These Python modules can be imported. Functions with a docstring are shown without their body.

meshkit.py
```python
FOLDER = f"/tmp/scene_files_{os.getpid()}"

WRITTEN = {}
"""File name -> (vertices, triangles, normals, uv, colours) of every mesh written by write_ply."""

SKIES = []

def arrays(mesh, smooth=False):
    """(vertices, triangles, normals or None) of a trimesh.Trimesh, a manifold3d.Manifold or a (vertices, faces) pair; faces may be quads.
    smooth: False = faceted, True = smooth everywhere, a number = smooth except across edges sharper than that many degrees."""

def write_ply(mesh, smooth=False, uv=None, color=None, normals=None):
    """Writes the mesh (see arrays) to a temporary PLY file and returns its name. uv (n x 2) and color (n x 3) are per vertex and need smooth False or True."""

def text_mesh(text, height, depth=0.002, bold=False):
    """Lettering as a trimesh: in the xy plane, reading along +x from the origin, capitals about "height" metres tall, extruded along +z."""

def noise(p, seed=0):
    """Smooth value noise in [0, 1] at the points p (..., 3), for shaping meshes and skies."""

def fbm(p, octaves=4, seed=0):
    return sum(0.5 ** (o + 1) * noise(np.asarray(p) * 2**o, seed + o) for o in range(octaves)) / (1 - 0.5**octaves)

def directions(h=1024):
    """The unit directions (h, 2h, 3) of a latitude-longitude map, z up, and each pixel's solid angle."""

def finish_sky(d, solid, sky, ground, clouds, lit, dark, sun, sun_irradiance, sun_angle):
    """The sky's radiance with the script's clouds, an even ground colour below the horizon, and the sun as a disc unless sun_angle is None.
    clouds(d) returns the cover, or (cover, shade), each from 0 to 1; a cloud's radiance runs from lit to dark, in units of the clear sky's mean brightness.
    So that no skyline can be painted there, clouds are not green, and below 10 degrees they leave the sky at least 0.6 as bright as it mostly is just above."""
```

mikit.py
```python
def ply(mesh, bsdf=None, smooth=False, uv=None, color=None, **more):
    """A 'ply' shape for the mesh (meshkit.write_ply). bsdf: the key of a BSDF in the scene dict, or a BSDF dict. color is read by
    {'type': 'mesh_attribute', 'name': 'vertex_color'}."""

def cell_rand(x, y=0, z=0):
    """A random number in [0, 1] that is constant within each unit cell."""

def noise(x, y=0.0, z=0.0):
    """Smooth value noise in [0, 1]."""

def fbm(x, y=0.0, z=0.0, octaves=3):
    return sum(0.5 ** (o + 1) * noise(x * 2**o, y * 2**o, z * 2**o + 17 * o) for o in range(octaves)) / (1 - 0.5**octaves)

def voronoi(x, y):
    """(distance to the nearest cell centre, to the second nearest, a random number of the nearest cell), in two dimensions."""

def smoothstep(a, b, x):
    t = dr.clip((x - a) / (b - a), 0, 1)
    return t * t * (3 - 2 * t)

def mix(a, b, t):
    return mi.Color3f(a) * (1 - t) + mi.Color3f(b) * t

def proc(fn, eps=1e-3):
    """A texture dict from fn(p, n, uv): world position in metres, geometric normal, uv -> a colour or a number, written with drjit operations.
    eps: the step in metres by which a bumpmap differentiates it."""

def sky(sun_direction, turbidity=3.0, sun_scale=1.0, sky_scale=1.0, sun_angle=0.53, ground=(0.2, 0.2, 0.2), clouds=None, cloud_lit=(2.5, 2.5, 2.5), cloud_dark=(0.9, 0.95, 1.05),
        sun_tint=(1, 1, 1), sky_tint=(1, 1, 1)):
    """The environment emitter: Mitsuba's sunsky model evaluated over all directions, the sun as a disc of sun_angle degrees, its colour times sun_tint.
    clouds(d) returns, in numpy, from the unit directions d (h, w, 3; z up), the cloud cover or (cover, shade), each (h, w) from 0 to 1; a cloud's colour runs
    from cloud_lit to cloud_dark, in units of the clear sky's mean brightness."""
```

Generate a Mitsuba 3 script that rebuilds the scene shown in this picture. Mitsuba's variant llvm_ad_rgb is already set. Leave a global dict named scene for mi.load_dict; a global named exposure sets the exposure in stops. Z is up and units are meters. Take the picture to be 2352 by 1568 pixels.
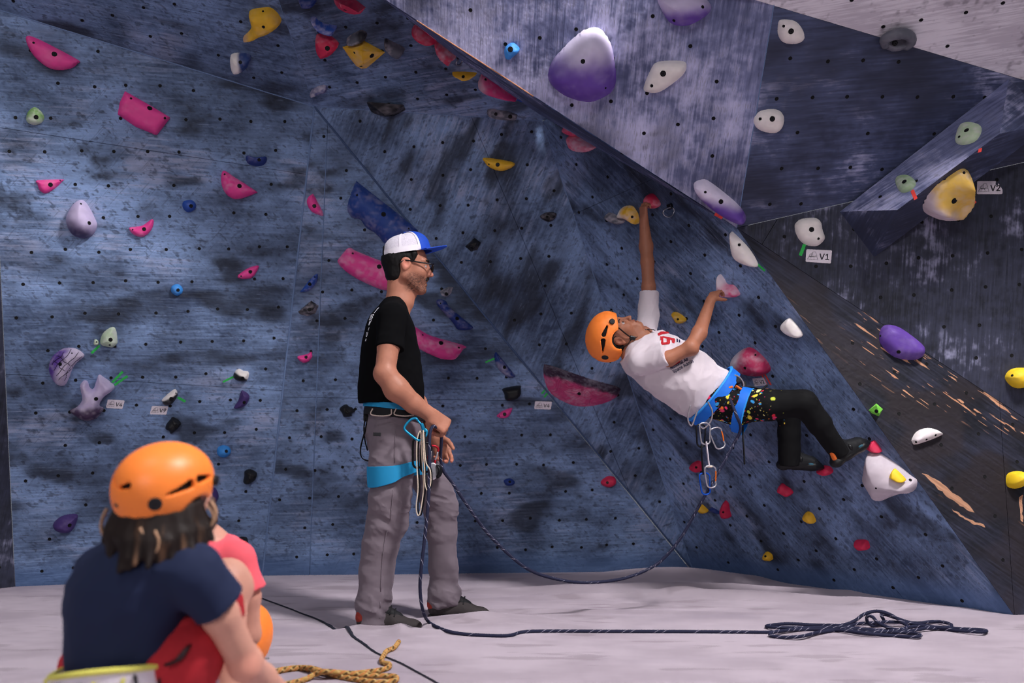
import math, random
import numpy as np, trimesh, mitsuba as mi, drjit as dr, mikit, meshkit
from shapely.geometry import Polygon, LineString, Point
from shapely.ops import split as shp_split
from scipy.spatial import cKDTree, Delaunay
from mikit import noise, fbm, smoothstep, mix, cell_rand, voronoi
random.seed(7); RNG = np.random.default_rng(7)
T = mi.ScalarTransform4f
scene, labels = {}, {}
A3 = lambda *v: np.array(v, float)
_mix = mix
def mix(a, b, t): return _mix(*[x.tolist() if isinstance(x, np.ndarray) else x for x in (a, b)], t)

# ---------------------------------------------------------------- camera, light, exposure
F_PX, CX, CY = 2300.0, 1176.0, 784.0
EYE, PITCH = A3(0, 0, .91), math.radians(5.0)
FWD, UPV, RGT = A3(0, math.cos(PITCH), math.sin(PITCH)), A3(0, -math.sin(PITCH), math.cos(PITCH)), A3(1, 0, 0)
scene['camera'] = {'type': 'thinlens', 'fov': math.degrees(2 * math.atan(1176 / F_PX)), 'fov_axis': 'x', 'near_clip': .05, 'far_clip': 60.,
                   'aperture_radius': .0095, 'focus_distance': 4.95,
                   'to_world': T().look_at(origin=EYE.tolist(), target=(EYE + FWD).tolist(), up=[0, 0, 1])}
exposure = 0.47
scene['hall_glow'] = {'type': 'constant', 'radiance': {'type': 'rgb', 'value': [.125, .125, .14]}}
def lamp(key, centre, aim, w, h, power, tint=(1., .97, .985)):
    """a rectangular flood lamp of the hall: housing and a glowing front"""
    c, a = np.array(centre, float), np.array(aim, float)
    M = T().look_at(origin=c.tolist(), target=a.tolist(), up=[0, .01, 1]).scale([w / 2, h / 2, 1])
    scene[key + '__diffuser'] = {'type': 'rectangle', 'to_world': M, 'bsdf': {'type': 'diffuse', 'reflectance': {'type': 'rgb', 'value': .6}},
                                 'emitter': {'type': 'area', 'radiance': {'type': 'rgb', 'value': [power * t for t in tint]}}}
    d = (c - a) / np.linalg.norm(c - a)
    scene[key + '__housing'] = {'type': 'cube', 'to_world': T().look_at(origin=(c + d * .09).tolist(), target=a.tolist(), up=[0, .01, 1]).scale([w / 2 + .03, h / 2 + .03, .07]),
                                'bsdf': {'type': 'diffuse', 'reflectance': {'type': 'rgb', 'value': .15}}}
    labels[key] = {'kind': 'structure', 'label': 'flood lamp of the hall ceiling'}
lamp('ceiling_light_001', (2.6, 2.0, 5.6), (-1.0, 4.8, .5), .8, .7, 175)
lamp('ceiling_light_002', (-1.5, 1.0, 5.6), (-.6, 4.0, 0), 1.2, .9, 10)
lamp('ceiling_light_003', (-1.5, -5.0, 4.0), (.6, 4.6, 2.), 1.5, 1.1, 21)

# ---------------------------------------------------------------- helpers
def lin(c):
    c = np.array(c, float) / 255
    return np.where(c <= .04045, c / 12.92, ((c + .055) / 1.055) ** 2.4)
def ray(x, y): return FWD + RGT * (x - CX) / F_PX + UPV * (CY - y) / F_PX
def at(x, y, depth):
    """world point seen at pixel (x, y), 'depth' metres in front of the lens along y"""
    d = ray(x, y); return EYE + d * depth / d[1]
def hit(x, y, pl):
    d = ray(x, y); return EYE + d * (np.dot(pl['o'] - EYE, pl['n']) / np.dot(d, pl['n']))
def plane(a, b, c, grain=0.):
    n = np.cross(b - a, c - a); n /= np.linalg.norm(n)
    if np.dot(n, EYE - a) < 0: n = -n
    u = np.cross(A3(0, 0, 1), n); u /= np.linalg.norm(u); v = np.cross(n, u)
    return {'o': a, 'n': n, 'u': u, 'v': v, 'g': grain}
def loc(p, pl): d = np.asarray(p) - pl['o']; return np.stack([d @ pl['u'], d @ pl['v']], -1)
def wor(q, pl, z=0.):
    q = np.asarray(q, float); z = np.asarray(z, float)
    return pl['o'] + q[..., :1] * pl['u'] + q[..., 1:2] * pl['v'] + (z[..., None] if z.ndim else z) * pl['n']
def px(s): return np.array([[float(k) for k in w.split(',')] for w in s.split()])
def numbered(key):
    if key not in labels and key not in scene: return key
    k = 1
    while f'{key}_{k:03d}' in labels or f'{key}_{k:03d}' in scene: k += 1
    return f'{key}_{k:03d}'
def thing(name, label, cat, group=None):
    k = numbered(name); labels[k] = {'label': label, 'category': cat}
    if group: labels[k]['group'] = group
    return k
def part(parent, name, shape, label=None, kind=None):
    k = numbered(parent + '__' + name); scene[k] = shape
    if label or kind: labels[k] = {}
    if label: labels[k]['label'] = label
    if kind: labels[k]['kind'] = kind
    return k
cat_ = trimesh.util.concatenate
def tm(v, f): return trimesh.Trimesh(np.asarray(v), np.asarray(f), process=False)

def mat(key, rgb, rough=.6, **kw):
    scene[key] = {'type': 'twosided', 'b': {'type': 'principled', 'base_color': {'type': 'rgb', 'value': lin(rgb).tolist()}, 'roughness': rough, 'specular': kw.pop('spec', .35), **kw}}
    return key
def vmat(key, rough=.6, **kw):
    scene[key] = {'type': 'twosided', 'b': {'type': 'principled', 'base_color': {'type': 'mesh_attribute', 'name': 'vertex_color'}, 'roughness': rough, 'specular': kw.pop('spec', .3), **kw}}
    return key
def pmat(key, fn, rough=.7, spec=.25, bump=None, bscale=1., **kw):
    b = {'type': 'principled', 'base_color': mikit.proc(fn), 'roughness': rough, 'specular': spec, **kw}
    if bump is not None: b = {'type': 'bumpmap', 't': mikit.proc(bump), 'scale': bscale, 'b': b}
    scene[key] = {'type': 'twosided', 'b': b}
    return key

def prism(poly, pl, z0, z1, bevel=0.):
    """polygon (plane coordinates) as a board between heights z0 and z1 with a chamfered front; returns mesh, uv"""
    out, uvs = [], []
    m = trimesh.creation.extrude_polygon(poly, z1 - z0, engine='earcut')
    v = np.array(m.vertices)
    if bevel:
        inner = poly.buffer(-bevel)
        if not inner.is_empty and inner.geom_type == 'Polygon':
            a, b = np.array(poly.exterior.coords)[:-1], np.array(inner.exterior.coords)[:-1]
            if len(a) == len(b):
                t = cKDTree(b)
                top = v[:, 2] > (z1 - z0) / 2
                _, j = t.query(v[top, :2]); v2 = v.copy(); v2[top, :2] = b[j]
                k = len(v); v = v2
    c, s = math.cos(pl['g']), math.sin(pl['g'])
    uv = np.stack([v[:, 0] * c + v[:, 1] * s, -v[:, 0] * s + v[:, 1] * c], 1)
    return tm(wor(v[:, :2], pl, v[:, 2] + z0), m.faces), uv

def frames(P):
    t = np.gradient(P, axis=0); t /= np.linalg.norm(t, axis=1, keepdims=True) + 1e-12
    n = np.zeros_like(P); a = A3(0, 0, 1) if abs(t[0, 2]) < .9 else A3(1, 0, 0)
    n[0] = np.cross(t[0], a); n[0] /= np.linalg.norm(n[0])
    for i in range(1, len(P)):
        w = n[i - 1] - t[i] * np.dot(n[i - 1], t[i]); n[i] = w / (np.linalg.norm(w) + 1e-12)
    return t, n, np.cross(t, n)
def spline(P, step=.02, closed=False):
    P = np.asarray(P, float)
    Q = np.vstack([P[-1:], P, P[:2]]) if closed else np.vstack([2 * P[0] - P[1], P, 2 * P[-1] - P[-2]])
    out = []
    for i in range(len(Q) - 3):
        a, b, c, d = Q[i:i + 4]; n = max(2, int(np.linalg.norm(c - b) / step)); t = np.linspace(0, 1, n, endpoint=False)[:, None]
        out.append(.5 * (2 * b + (c - a) * t + (2 * a - 5 * b + 4 * c - d) * t * t + (3 * b - 3 * c + d - a) * t ** 3))
    return np.vstack(out + ([] if closed else [P[-1:]]))
def tube(P, r, n=10, closed=False, flat=None, caps=True):
    """tube along the points P; r a number or per-point; flat=(width, thickness) for a strap. returns mesh, uv (metres along, round)"""
    P = np.asarray(P, float); m = len(P); r = np.broadcast_to(np.asarray(r, float), m)
    if closed: 
        t, nn, bb = frames(np.vstack([P[-1:], P, P[:1]])); t, nn, bb = t[1:-1], nn[1:-1], bb[1:-1]
    else: t, nn, bb = frames(P)
    ang = np.arange(n) / n * 2 * np.pi
    cu, cv = np.cos(ang), np.sin(ang)
    if flat is not None: cu, cv = np.sign(cu) * np.abs(cu) ** .35 * flat[0], np.sign(cv) * np.abs(cv) ** .35 * flat[1]
    v = P[:, None] + r[:, None, None] * (cu[None, :, None] * nn[:, None] + cv[None, :, None] * bb[:, None])
    L = np.concatenate([[0], np.cumsum(np.linalg.norm(np.diff(P, axis=0), axis=1))])
    uv = np.stack([np.repeat(L, n), np.tile(ang / 2 / np.pi, m)], 1)
    i = np.arange(m if closed else m - 1); I, J = np.meshgrid(i, np.arange(n), indexing='ij')
    a, b = I * n + J, I * n + (J + 1) % n; c, d = ((I + 1) % m) * n + J, ((I + 1) % m) * n + (J + 1) % n
    f = np.concatenate([np.stack([a, b, d], -1).reshape(-1, 3), np.stack([a, d, c], -1).reshape(-1, 3)])
    v = v.reshape(-1, 3)
    if caps and not closed:
        for e, base in ((0, 0), (m - 1, (m - 1) * n)):
            k = len(v); v = np.vstack([v, P[e:e + 1]]); uv = np.vstack([uv, [[L[e], 0]]]); j = np.arange(n)
            tri = np.stack([base + j, base + (j + 1) % n, np.full(n, k)], 1)
            f = np.vstack([f, tri[:, ::-1] if e == 0 else tri])
    return tm(v, f), uv
def rope(P, r, bsdf, n=10, **k):
    m, uv = tube(P, r, n, **k); return mikit.ply(m, bsdf, smooth=True, uv=uv)
def rot_to(z, x=None):
    z = np.asarray(z, float) / np.linalg.norm(z); x = A3(1, 0, 0) if x is None else np.asarray(x, float)
    if abs(np.dot(x, z)) > .95: x = A3(0, 1, 0)
    x = x - z * np.dot(x, z); x /= np.linalg.norm(x)
    return np.stack([x, np.cross(z, x), z], 1)
def lathe(prof, n=20):
    m = trimesh.creation.revolve(np.asarray(prof, float), sections=n); return m
def placed(m, c, R=None):
    v = np.array(m.vertices); v = v @ R.T if R is not None else v
    return tm(v + np.asarray(c), m.faces)
def rbox(sx, sy, sz, r=.003):
    """box with chamfered edges, centred"""
    h = np.array([sx, sy, sz]) / 2; r = min(r, h.min() * .9); p = []
    for s in np.ndindex(2, 2, 2):
        q = (np.array(s) * 2 - 1) * h
        for k in range(3):
            w = q.copy(); 
            for j in range(3):
                if j != k: w[j] -= np.sign(w[j]) * r
            p.append(w)
    return trimesh.Trimesh(np.array(p)).convex_hull
# ---------------------------------------------------------------- wall paint
def grain_(uv, a, b): return fbm(uv.x * a, uv.y * b, 3.1, 3)
def smear(p, s, o): return fbm(p.x * s + o, p.y * s, p.z * s, 4)
def blue_paint(p, n, uv):
    big = smear(p, 1.3, 3.); mid = smear(p, 4.1, 11.); fine = fbm(p.x * 30, p.y * 30, p.z * 30, 3)
    g = fbm(uv.x * 8, uv.y * 100, 1.7, 3); g2 = fbm(uv.x * 26, uv.y * 280, 5.7, 2); hatch = fbm(uv.x * 50 + uv.y * 50, uv.y * 30 - uv.x * 22, 3.3, 3)
    v = .27 * big + .27 * mid + .18 * fine + .13 * g + .15 * hatch
    c = mix(lin((50, 63, 89)), lin((140, 166, 210)), smoothstep(.33, .66, v))
    c = mix(c, lin((172, 174, 200)), .55 * smoothstep(.50, .70, .6 * smear(p, 3.3, 91.) + .4 * g) * smoothstep(.40, .6, big))
    smoke = .62 * fbm(uv.x * 2.6 + 7, uv.y * 6.6, 4.7, 3) + .23 * smear(p, 7., 61.) + .15 * fine
    c = mix(c, lin((30, 35, 50)), .92 * smoothstep(.45, .76, smoke))
    c = mix(c, lin((26, 29, 40)), .8 * smoothstep(.54, .78, .85 * fbm(uv.x * 4.2 + 31, uv.y * 10.5, 9.1, 2) + .15 * fine))
    c = mix(c, lin((38, 44, 62)), .70 * smoothstep(.50, .66, .50 * hatch + .25 * g2 + .25 * fine))
    c = mix(c, lin((160, 176, 210)), .22 * smoothstep(.58, .76, .6 * g2 + .4 * g))
    r = dr.abs(fbm(p.x * 6 + .6 * mid, p.y * 6, p.z * 6 + .6 * mid, 2) - .5)
    c = mix(c, lin((34, 39, 56)), .3 * (1 - smoothstep(.0, .006, r)) * smoothstep(.52, .62, mid))
    c = mix(c, lin((86, 112, 156)), .7 * smoothstep(.17, .05, p.z + .05 * (mid - .5)))
    sc = fbm(uv.x * 7 + uv.y * 9, (uv.x - uv.y * .8) * 120, 6.6, 2)
    return mix(c, lin((30, 35, 50)), .28 * smoothstep(.64, .76, sc) * smoothstep(.45, .6, big))
def chalked(p, uv, o, dark, light, amount):
    big = smear(p, 1.6, o); mid = smear(p, 4.6, o + 9); fine = fbm(p.x * 27, p.y * 27, p.z * 27, 3); g = fbm(uv.x * 8, uv.y * 100, o, 3); g2 = fbm(uv.x * 26, uv.y * 280, o + 3, 2)
    c = mix(lin(dark), lin(light), smoothstep(.34, .64, .36 * big + .30 * mid + .17 * g + .17 * fine))
    k = smoothstep(.42, .70, .10 * g2 + .48 * mid + .26 * fine + .16 * g + amount)
    c = mix(c, lin((204, 204, 238)), k)
    dk = .60 * smear(p, 2.6, o + 31) + .25 * fbm(uv.x * 3.3, uv.y * 7, o, 2) + .15 * fine
    c = mix(c, lin((40, 43, 60)), .75 * smoothstep(.46, .70, dk))
    return mix(c, lin((58, 61, 84)), .40 * smoothstep(.55, .74, .6 * g2 + .4 * fine))
def edge_tone(p):
    """paler along the long lower edge of the front overhang, darker away"""
    d = p - mi.Point3f(*EDGE_LINE[0].tolist()); t = dr.clip((d.x * EDGE_LINE[1][0] + d.y * EDGE_LINE[1][1] + d.z * EDGE_LINE[1][2]) / 1.0, 0, 1)
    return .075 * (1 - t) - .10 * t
def lilac_paint(p, n, uv): return chalked(p, uv, 7., (76, 82, 116), (136, 142, 182), edge_tone(p))
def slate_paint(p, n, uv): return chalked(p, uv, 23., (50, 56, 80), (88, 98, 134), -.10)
def dark_slate_paint(p, n, uv): return chalked(p, uv, 41., (30, 32, 42), (60, 63, 82), -.135)  # slate darkened: shade under the overhang put into the right face colour
def chipped_paint(p, n, uv):
    big = smear(p, 1.9, 5.); mid = smear(p, 6., 9.); g = fbm(uv.x * 8, uv.y * 120, 6.2, 3)
    c = mix(lin((22, 23, 32)), lin((50, 52, 70)), smoothstep(.4, .68, .4 * big + .3 * mid + .3 * g))
    c = mix(c, lin((44, 36, 38)), .6 * smoothstep(.45, .6, smear(p, 3.3, 77.)))
    chip = fbm(uv.x * 11, uv.y * 105, 12.4, 3); zone = fbm(uv.x * 1.8 + 3, uv.y * 2.8, 31.7, 2)
    k = smoothstep(.63, .66, chip) * smoothstep(.47, .56, zone)
    wood = mix(lin((176, 120, 92)), lin((216, 164, 128)), fbm(uv.x * 10, uv.y * 210, 2., 2))
    return mix(c, wood, k)
def white_paint(p, n, uv):
    mid = smear(p, 5., 3.); g = fbm(uv.x * 10, uv.y * 150, 3., 3)
    c = mix(lin((206, 198, 208)), lin((236, 230, 238)), smoothstep(.35, .6, .6 * mid + .4 * g))
    return mix(c, lin((120, 110, 122)), .6 * smoothstep(.53, .72, .6 * smear(p, 9., 14.) + .4 * fbm(p.x * 44, p.y * 44, p.z * 44, 2)))
def ply_bump(p, n, uv): return fbm(uv.x * 9, uv.y * 150, 1.7, 3) + .5 * fbm(p.x * 60, p.y * 60, p.z * 60, 2)
pmat('blue_paint', blue_paint, .62, .3, ply_bump, .004)
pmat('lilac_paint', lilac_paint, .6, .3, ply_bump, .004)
pmat('slate_paint', slate_paint, .58, .35, ply_bump, .004)
pmat('dark_slate_paint', dark_slate_paint, .58, .35, ply_bump, .004)
EDGE_LINE = [A3(0, 0, 0), A3(1, 0, 0)]
pmat('chipped_paint', chipped_paint, .6, .3, ply_bump, .004)
pmat('bare_wood', lambda p, n, uv: mix(lin((150, 104, 82)), lin((206, 158, 126)), fbm(uv.x * 9, uv.y * 190, 2., 3)), .8, .2)
def resample_(P, n):
    Q = np.vstack([P, P[:1]]); L = np.concatenate([[0], np.cumsum(np.linalg.norm(np.diff(Q, axis=0), axis=1))]); s = np.linspace(0, L[-1], n, endpoint=False); return np.stack([np.interp(s, L, Q[:, k]) for k in (0, 1)], 1)
pmat('white_paint', white_paint, .7, .25, ply_bump, .003)
mat('wall_core', (58, 66, 88), .9); mat('edge_blue', (108, 130, 168), .7); mat('edge_wood', (196, 132, 92), .7); mat('seam_dark', (34, 36, 48), .8)
mat('hole_black', (6, 6, 9), .8); mat('steel', (170, 172, 180), .28, metallic=1.); mat('dark_steel', (46, 46, 52), .35, metallic=.8)

# ---------------------------------------------------------------- the wall facets: corner points, then planes
FLOOR = {'o': A3(0, 0, 0), 'n': A3(0, 0, 1), 'u': A3(1, 0, 0), 'v': A3(0, 1, 0), 'g': 0}
fl = lambda x, y: hit(x, y, FLOOR)
b0, b1, p0, p1 = fl(35, 1347), fl(602, 1322), fl(1592, 1310), fl(2330, 1412)
dirC = (p0 - b1) / np.linalg.norm(p0 - b1); outC = A3(dirC[1], -dirC[0], 0)
def tilted(base, deg): return plane(base, base + dirC, base + A3(0, 0, math.cos(math.radians(deg))) + outC * math.sin(math.radians(deg)))
Y_ = hit(722, 245, tilted(b1, 10.)); X_ = hit(1245, 278, tilted(p0, 14.))
PC1 = plane(b1, p0, Y_, grain=0.03); PC2 = plane(p0, X_, Y_, grain=1.15)
PD = plane(p0, p1, X_, grain=-.95)
A_ = hit(1692, 523, PD)
PL = plane(b0, b1, Y_, grain=.02)
Z_ = hit(-27, 15, PL)
N_ = at(640, 0, Y_[1] - .62)
PB2 = plane(Y_, X_, N_, grain=.1); PB1 = plane(Y_, N_, Z_, grain=-.25)
PF = plane(A_, A_ + A3(1, -.02, 0), A_ + A3(0, -.06, 1), grain=1.5)
gq = hit(2420, 1004, PF); PG = plane(A_, p1, gq, grain=-.62)
r_ = hit(2440, 353, PF); c1 = at(1780, 0, 4.47)
PE2 = plane(A_, r_, c1, grain=.12)
PE1 = plane(A_, c1, at(886, 0, 4.72), grain=1.42)
_e = (hit(886, 0, PE1) - A_); _e /= np.linalg.norm(_e); EDGE_LINE[0] = A_; EDGE_LINE[1] = np.cross(PE1['n'], _e); EDGE_LINE[1] = EDGE_LINE[1] * np.sign(EDGE_LINE[1] @ (c1 - A_))
w0, w1 = hit(1732, 0, PE1), hit(2400, 199, PE2)
PW = plane(hit(1790, 17, PE2), w1, at(2352, -150, 4.15), grain=.2)
dk0 = at(-500, 1356, b0[1] - .9); dk0[2] = 0
PK = plane(b0, dk0, hit(0, 590, PL), grain=1.5)

def sheet(owner, poly, pl, bsdf, gap=.0004, thick=.02, z=0.):
    """one plywood sheet of a wall facet: a chamfered board"""
    q = poly.buffer(-gap, join_style=2)
    if q.is_empty or q.area < 1e-3: return
    m, uv = prism(q, pl, z - thick, z, bevel=.0008)
    # planar uv needs split vertices: unmerge
    f = np.asarray(m.faces); v = np.asarray(m.vertices)[f].reshape(-1, 3); u2 = uv[f].reshape(-1, 2)
    part(owner, 'plywood_sheet', mikit.ply(tm(v, np.arange(len(v)).reshape(-1, 3)), bsdf, uv=u2))
def holes(owner, poly, pl, step=.178, ang=0., skip=.10, r=.0085, seed=0, keep=None):
    """the threaded bolt holes of a facet: each a dark cup with a thin steel rim, all one part"""
    g = np.random.default_rng(seed); x0, y0, x1, y1 = poly.bounds; ms = []; ctr = A3((x0 + x1) / 2, (y0 + y1) / 2, 0)[:2]
    R_ = np.array([[math.cos(ang), -math.sin(ang)], [math.sin(ang), math.cos(ang)]]); inner = poly.buffer(-.05); n = int(max(x1 - x0, y1 - y0) / step) + 4
    R3 = np.stack([pl['u'], pl['v'], pl['n']], 1)
    cup = lathe([[0, .0004], [r * .8, .0004], [r, .0016], [r * 1.15, .0004], [r * 1.15, 0]], 10)
    for i in range(-n, n):
        for j in range(-n, n):
            q = ctr + R_ @ (A3(i + .23 * j, j * 1.03, 0)[:2] * step) + g.normal(0, .007, 2)
            if g.random() < skip or not inner.contains(Point(q)): continue
            if keep is not None and not keep(q): continue
            ms.append(placed(cup, wor(q[None], pl)[0], R3))
    if ms: part(owner, 'bolt_holes', mikit.ply(cat_(ms), 'hole_black', smooth=25), kind='stuff')
def facet(key, pts, pl, bsdf, cuts=(), world=(), step=.178, ang=0., seed=0, skip=.12, z=0.):
    q = np.vstack([loc(np.array([hit(x, y, pl) for x, y in pts]), pl)]) if len(pts) else np.zeros((0, 2))
    if len(world): q = loc(np.array(world), pl)
    poly = Polygon(q); pieces = [poly]
    for a, b in cuts:
        ln = loc(np.array([hit(*a, pl), hit(*b, pl)]), pl); d = (ln[1] - ln[0]); ln = LineString([ln[0] - d * 1, ln[1] + d * 1]); nx = []
        for s in pieces: nx += [g for g in shp_split(s, ln).geoms]
        pieces = nx
    labels[key] = {'kind': 'structure'}
    m, uv = prism(poly, pl, z - .09, z - .019)
    part(key, 'backing_frame', mikit.ply(m, 'wall_core'))
    for s in pieces: sheet(key, s, pl, bsdf, z=z)
    holes(key, poly, pl, step, ang, seed=seed, skip=skip)
    return poly
facet('wall_left', px('35,1353 602,1328 722,245 -27,15'), PL, 'blue_paint', [((0, 293), (570, 380)), ((100, 864), (640, 896))], ang=.08, seed=1, step=.18)
facet('wall_left_end', px('35,1353 -27,15 -50,-480 -700,-480 -700,1372'), PK, 'dark_slate_paint', seed=2)
facet('wall_back_lower', px('602,1328 1592,1316 722,245'), PC1, 'blue_paint', [((752, 300), (711, 1322)), ((735, 913), (1245, 921))], seed=3, ang=.02)
facet('wall_back_upper', px('722,245 1592,1312 1245,278'), PC2, 'blue_paint', [((1080, 262), (1450, 1140))], seed=4, ang=.1)
facet('wall_right_overhang', px('1592,1316 2333,1418 1692,523 1700,500 1330,240 1245,278'), PD, 'blue_paint', [((1250, 285), (2090, 1395)), ((1300, 500), (1480, 420))], seed=5, ang=.5)
facet('wall_upper_left', px('722,245 640,0 505,-420 -90,-420 -27,15'), PB1, 'blue_paint', seed=6, ang=.2)
facet('wall_upper_back', px('722,245 1245,278 1330,250 985,0 420,-400 505,-420 640,0'), PB2, 'blue_paint', [((1040, 170), (1062, 262))], seed=7, ang=.1)
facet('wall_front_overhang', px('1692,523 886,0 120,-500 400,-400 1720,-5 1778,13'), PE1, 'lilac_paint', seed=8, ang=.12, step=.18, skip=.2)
facet('wall_front_right', px('1692,523 1778,13 2710,291'), PE2, 'slate_paint', seed=9, ang=.05, step=.18, skip=.15)
facet('wall_right_face', px('1692,523 2710,291 2950,390 2950,1354'), PF, 'dark_slate_paint', [((1790, 496), (1760, 545))], seed=10, ang=.1, step=.18)
facet('wall_right_foot', px('1692,523 2950,1354 2950,1424 2333,1418'), PG, 'chipped_paint', [((2296, 930), (2330, 1412))], seed=11, ang=.3, step=.2)
facet('wall_top_right', px('400,-395 1720,-4 2950,362 2950,-260 1200,-480'), PW, 'white_paint', seed=12, ang=.2, step=.18, skip=.3)
for k_, g_ in enumerate(('2118,1086 2132,1092 2158,1106 2186,1128 2213,1150 2234,1166 2240,1176 2226,1172 2198,1157 2166,1132 2138,1106', '2186,1168 2206,1180 2230,1194 2258,1205 2264,1211 2236,1204 2204,1186', '2340,1142 2348,1136 2350,1200 2342,1196')):
    q = loc(np.array([hit(x, y, PG) for x, y in px(g_)]), PG); q = resample_(q, 40); q = q + (meshkit.noise(np.column_stack([q * 55, 0 * q[:, 0] + k_])) - .5)[:, None] * A3(.012, .006, 0)[:2]
    po = Polygon(q).buffer(0); po = po if po.geom_type == 'Polygon' else max(po.geoms, key=lambda t: t.area); m, uv = prism(po, PG, -.001, .0006); part('wall_right_foot', 'bare_wood_gash', mikit.ply(m, 'bare_wood', uv=uv))
# the narrow return under the front overhang
labels['trim_1'] = {'kind': 'structure'}
ea = [hit(x, y, PE1) for x, y in ((886, 0), (1060, 113), (1250, 238), (1420, 349), (1560, 440), (1692, 523))]
eb = [hit(x, y, P) for x, y, P in ((890, 6), ) for P in ()] if 0 else [hit(895, 10, PB2), hit(1055, 136, PB2), hit(1238, 262, PB2), hit(1400, 356, PD), hit(1560, 448, PD), hit(1692, 525, PD)]
ea = [hit(120, -500, PE1)] + ea; eb = [hit(300, -380, PB2)] + eb
v, f = np.vstack([ea, eb]), []; k = len(ea)
for i in range(k - 1): f += [[i, i + 1, k + i], [i + 1, k + i + 1, k + i]]
uvs = np.vstack([[[i * .2, 0] for i in range(k)], [[i * .2, .3] for i in range(k)]])
scene['trim_1'] = mikit.ply(tm(v, f), 'slate_paint', uv=uvs)
part('trim_1', 'worn_edge', mikit.ply(tube(spline(np.array([hit(x, y, PE1) for x, y in ((957, 47), (1150, 172), (1225, 221))]), .05), .003, 6)[0], 'edge_wood', smooth=True))
def crease(n, pts, r=.005, bsdf='edge_blue'):
    key = f'trim_{n}'; labels[key] = {'kind': 'structure'}
    P = spline(np.array(pts), .06); P = P + np.array([meshkit.noise(P * 9 + s) - .5 for s in (0, 40, 80)]).T * .003
    scene[key] = mikit.ply(tube(P, r, 6)[0], bsdf, smooth=True)
crease(2, [b1, Y_], .006); crease(3, [Y_, Z_], .004); crease(4, [Y_, X_], .0025); crease(5, [p0, X_], .003); mat('edge_paint', (66, 84, 118), .8); crease(6, [Y_ + PC1['n'] * .002, p0 + PC1['n'] * .002], .006, 'edge_paint')
crease(7, [Y_, N_], .0015); crease(8, [A_, c1], .0025); crease(9, [hit(750, 330, PC1), hit(711, 1300, PC1)], .003)
crease(10, [A_, hit(1400, 352, PD)], .003)

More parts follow.
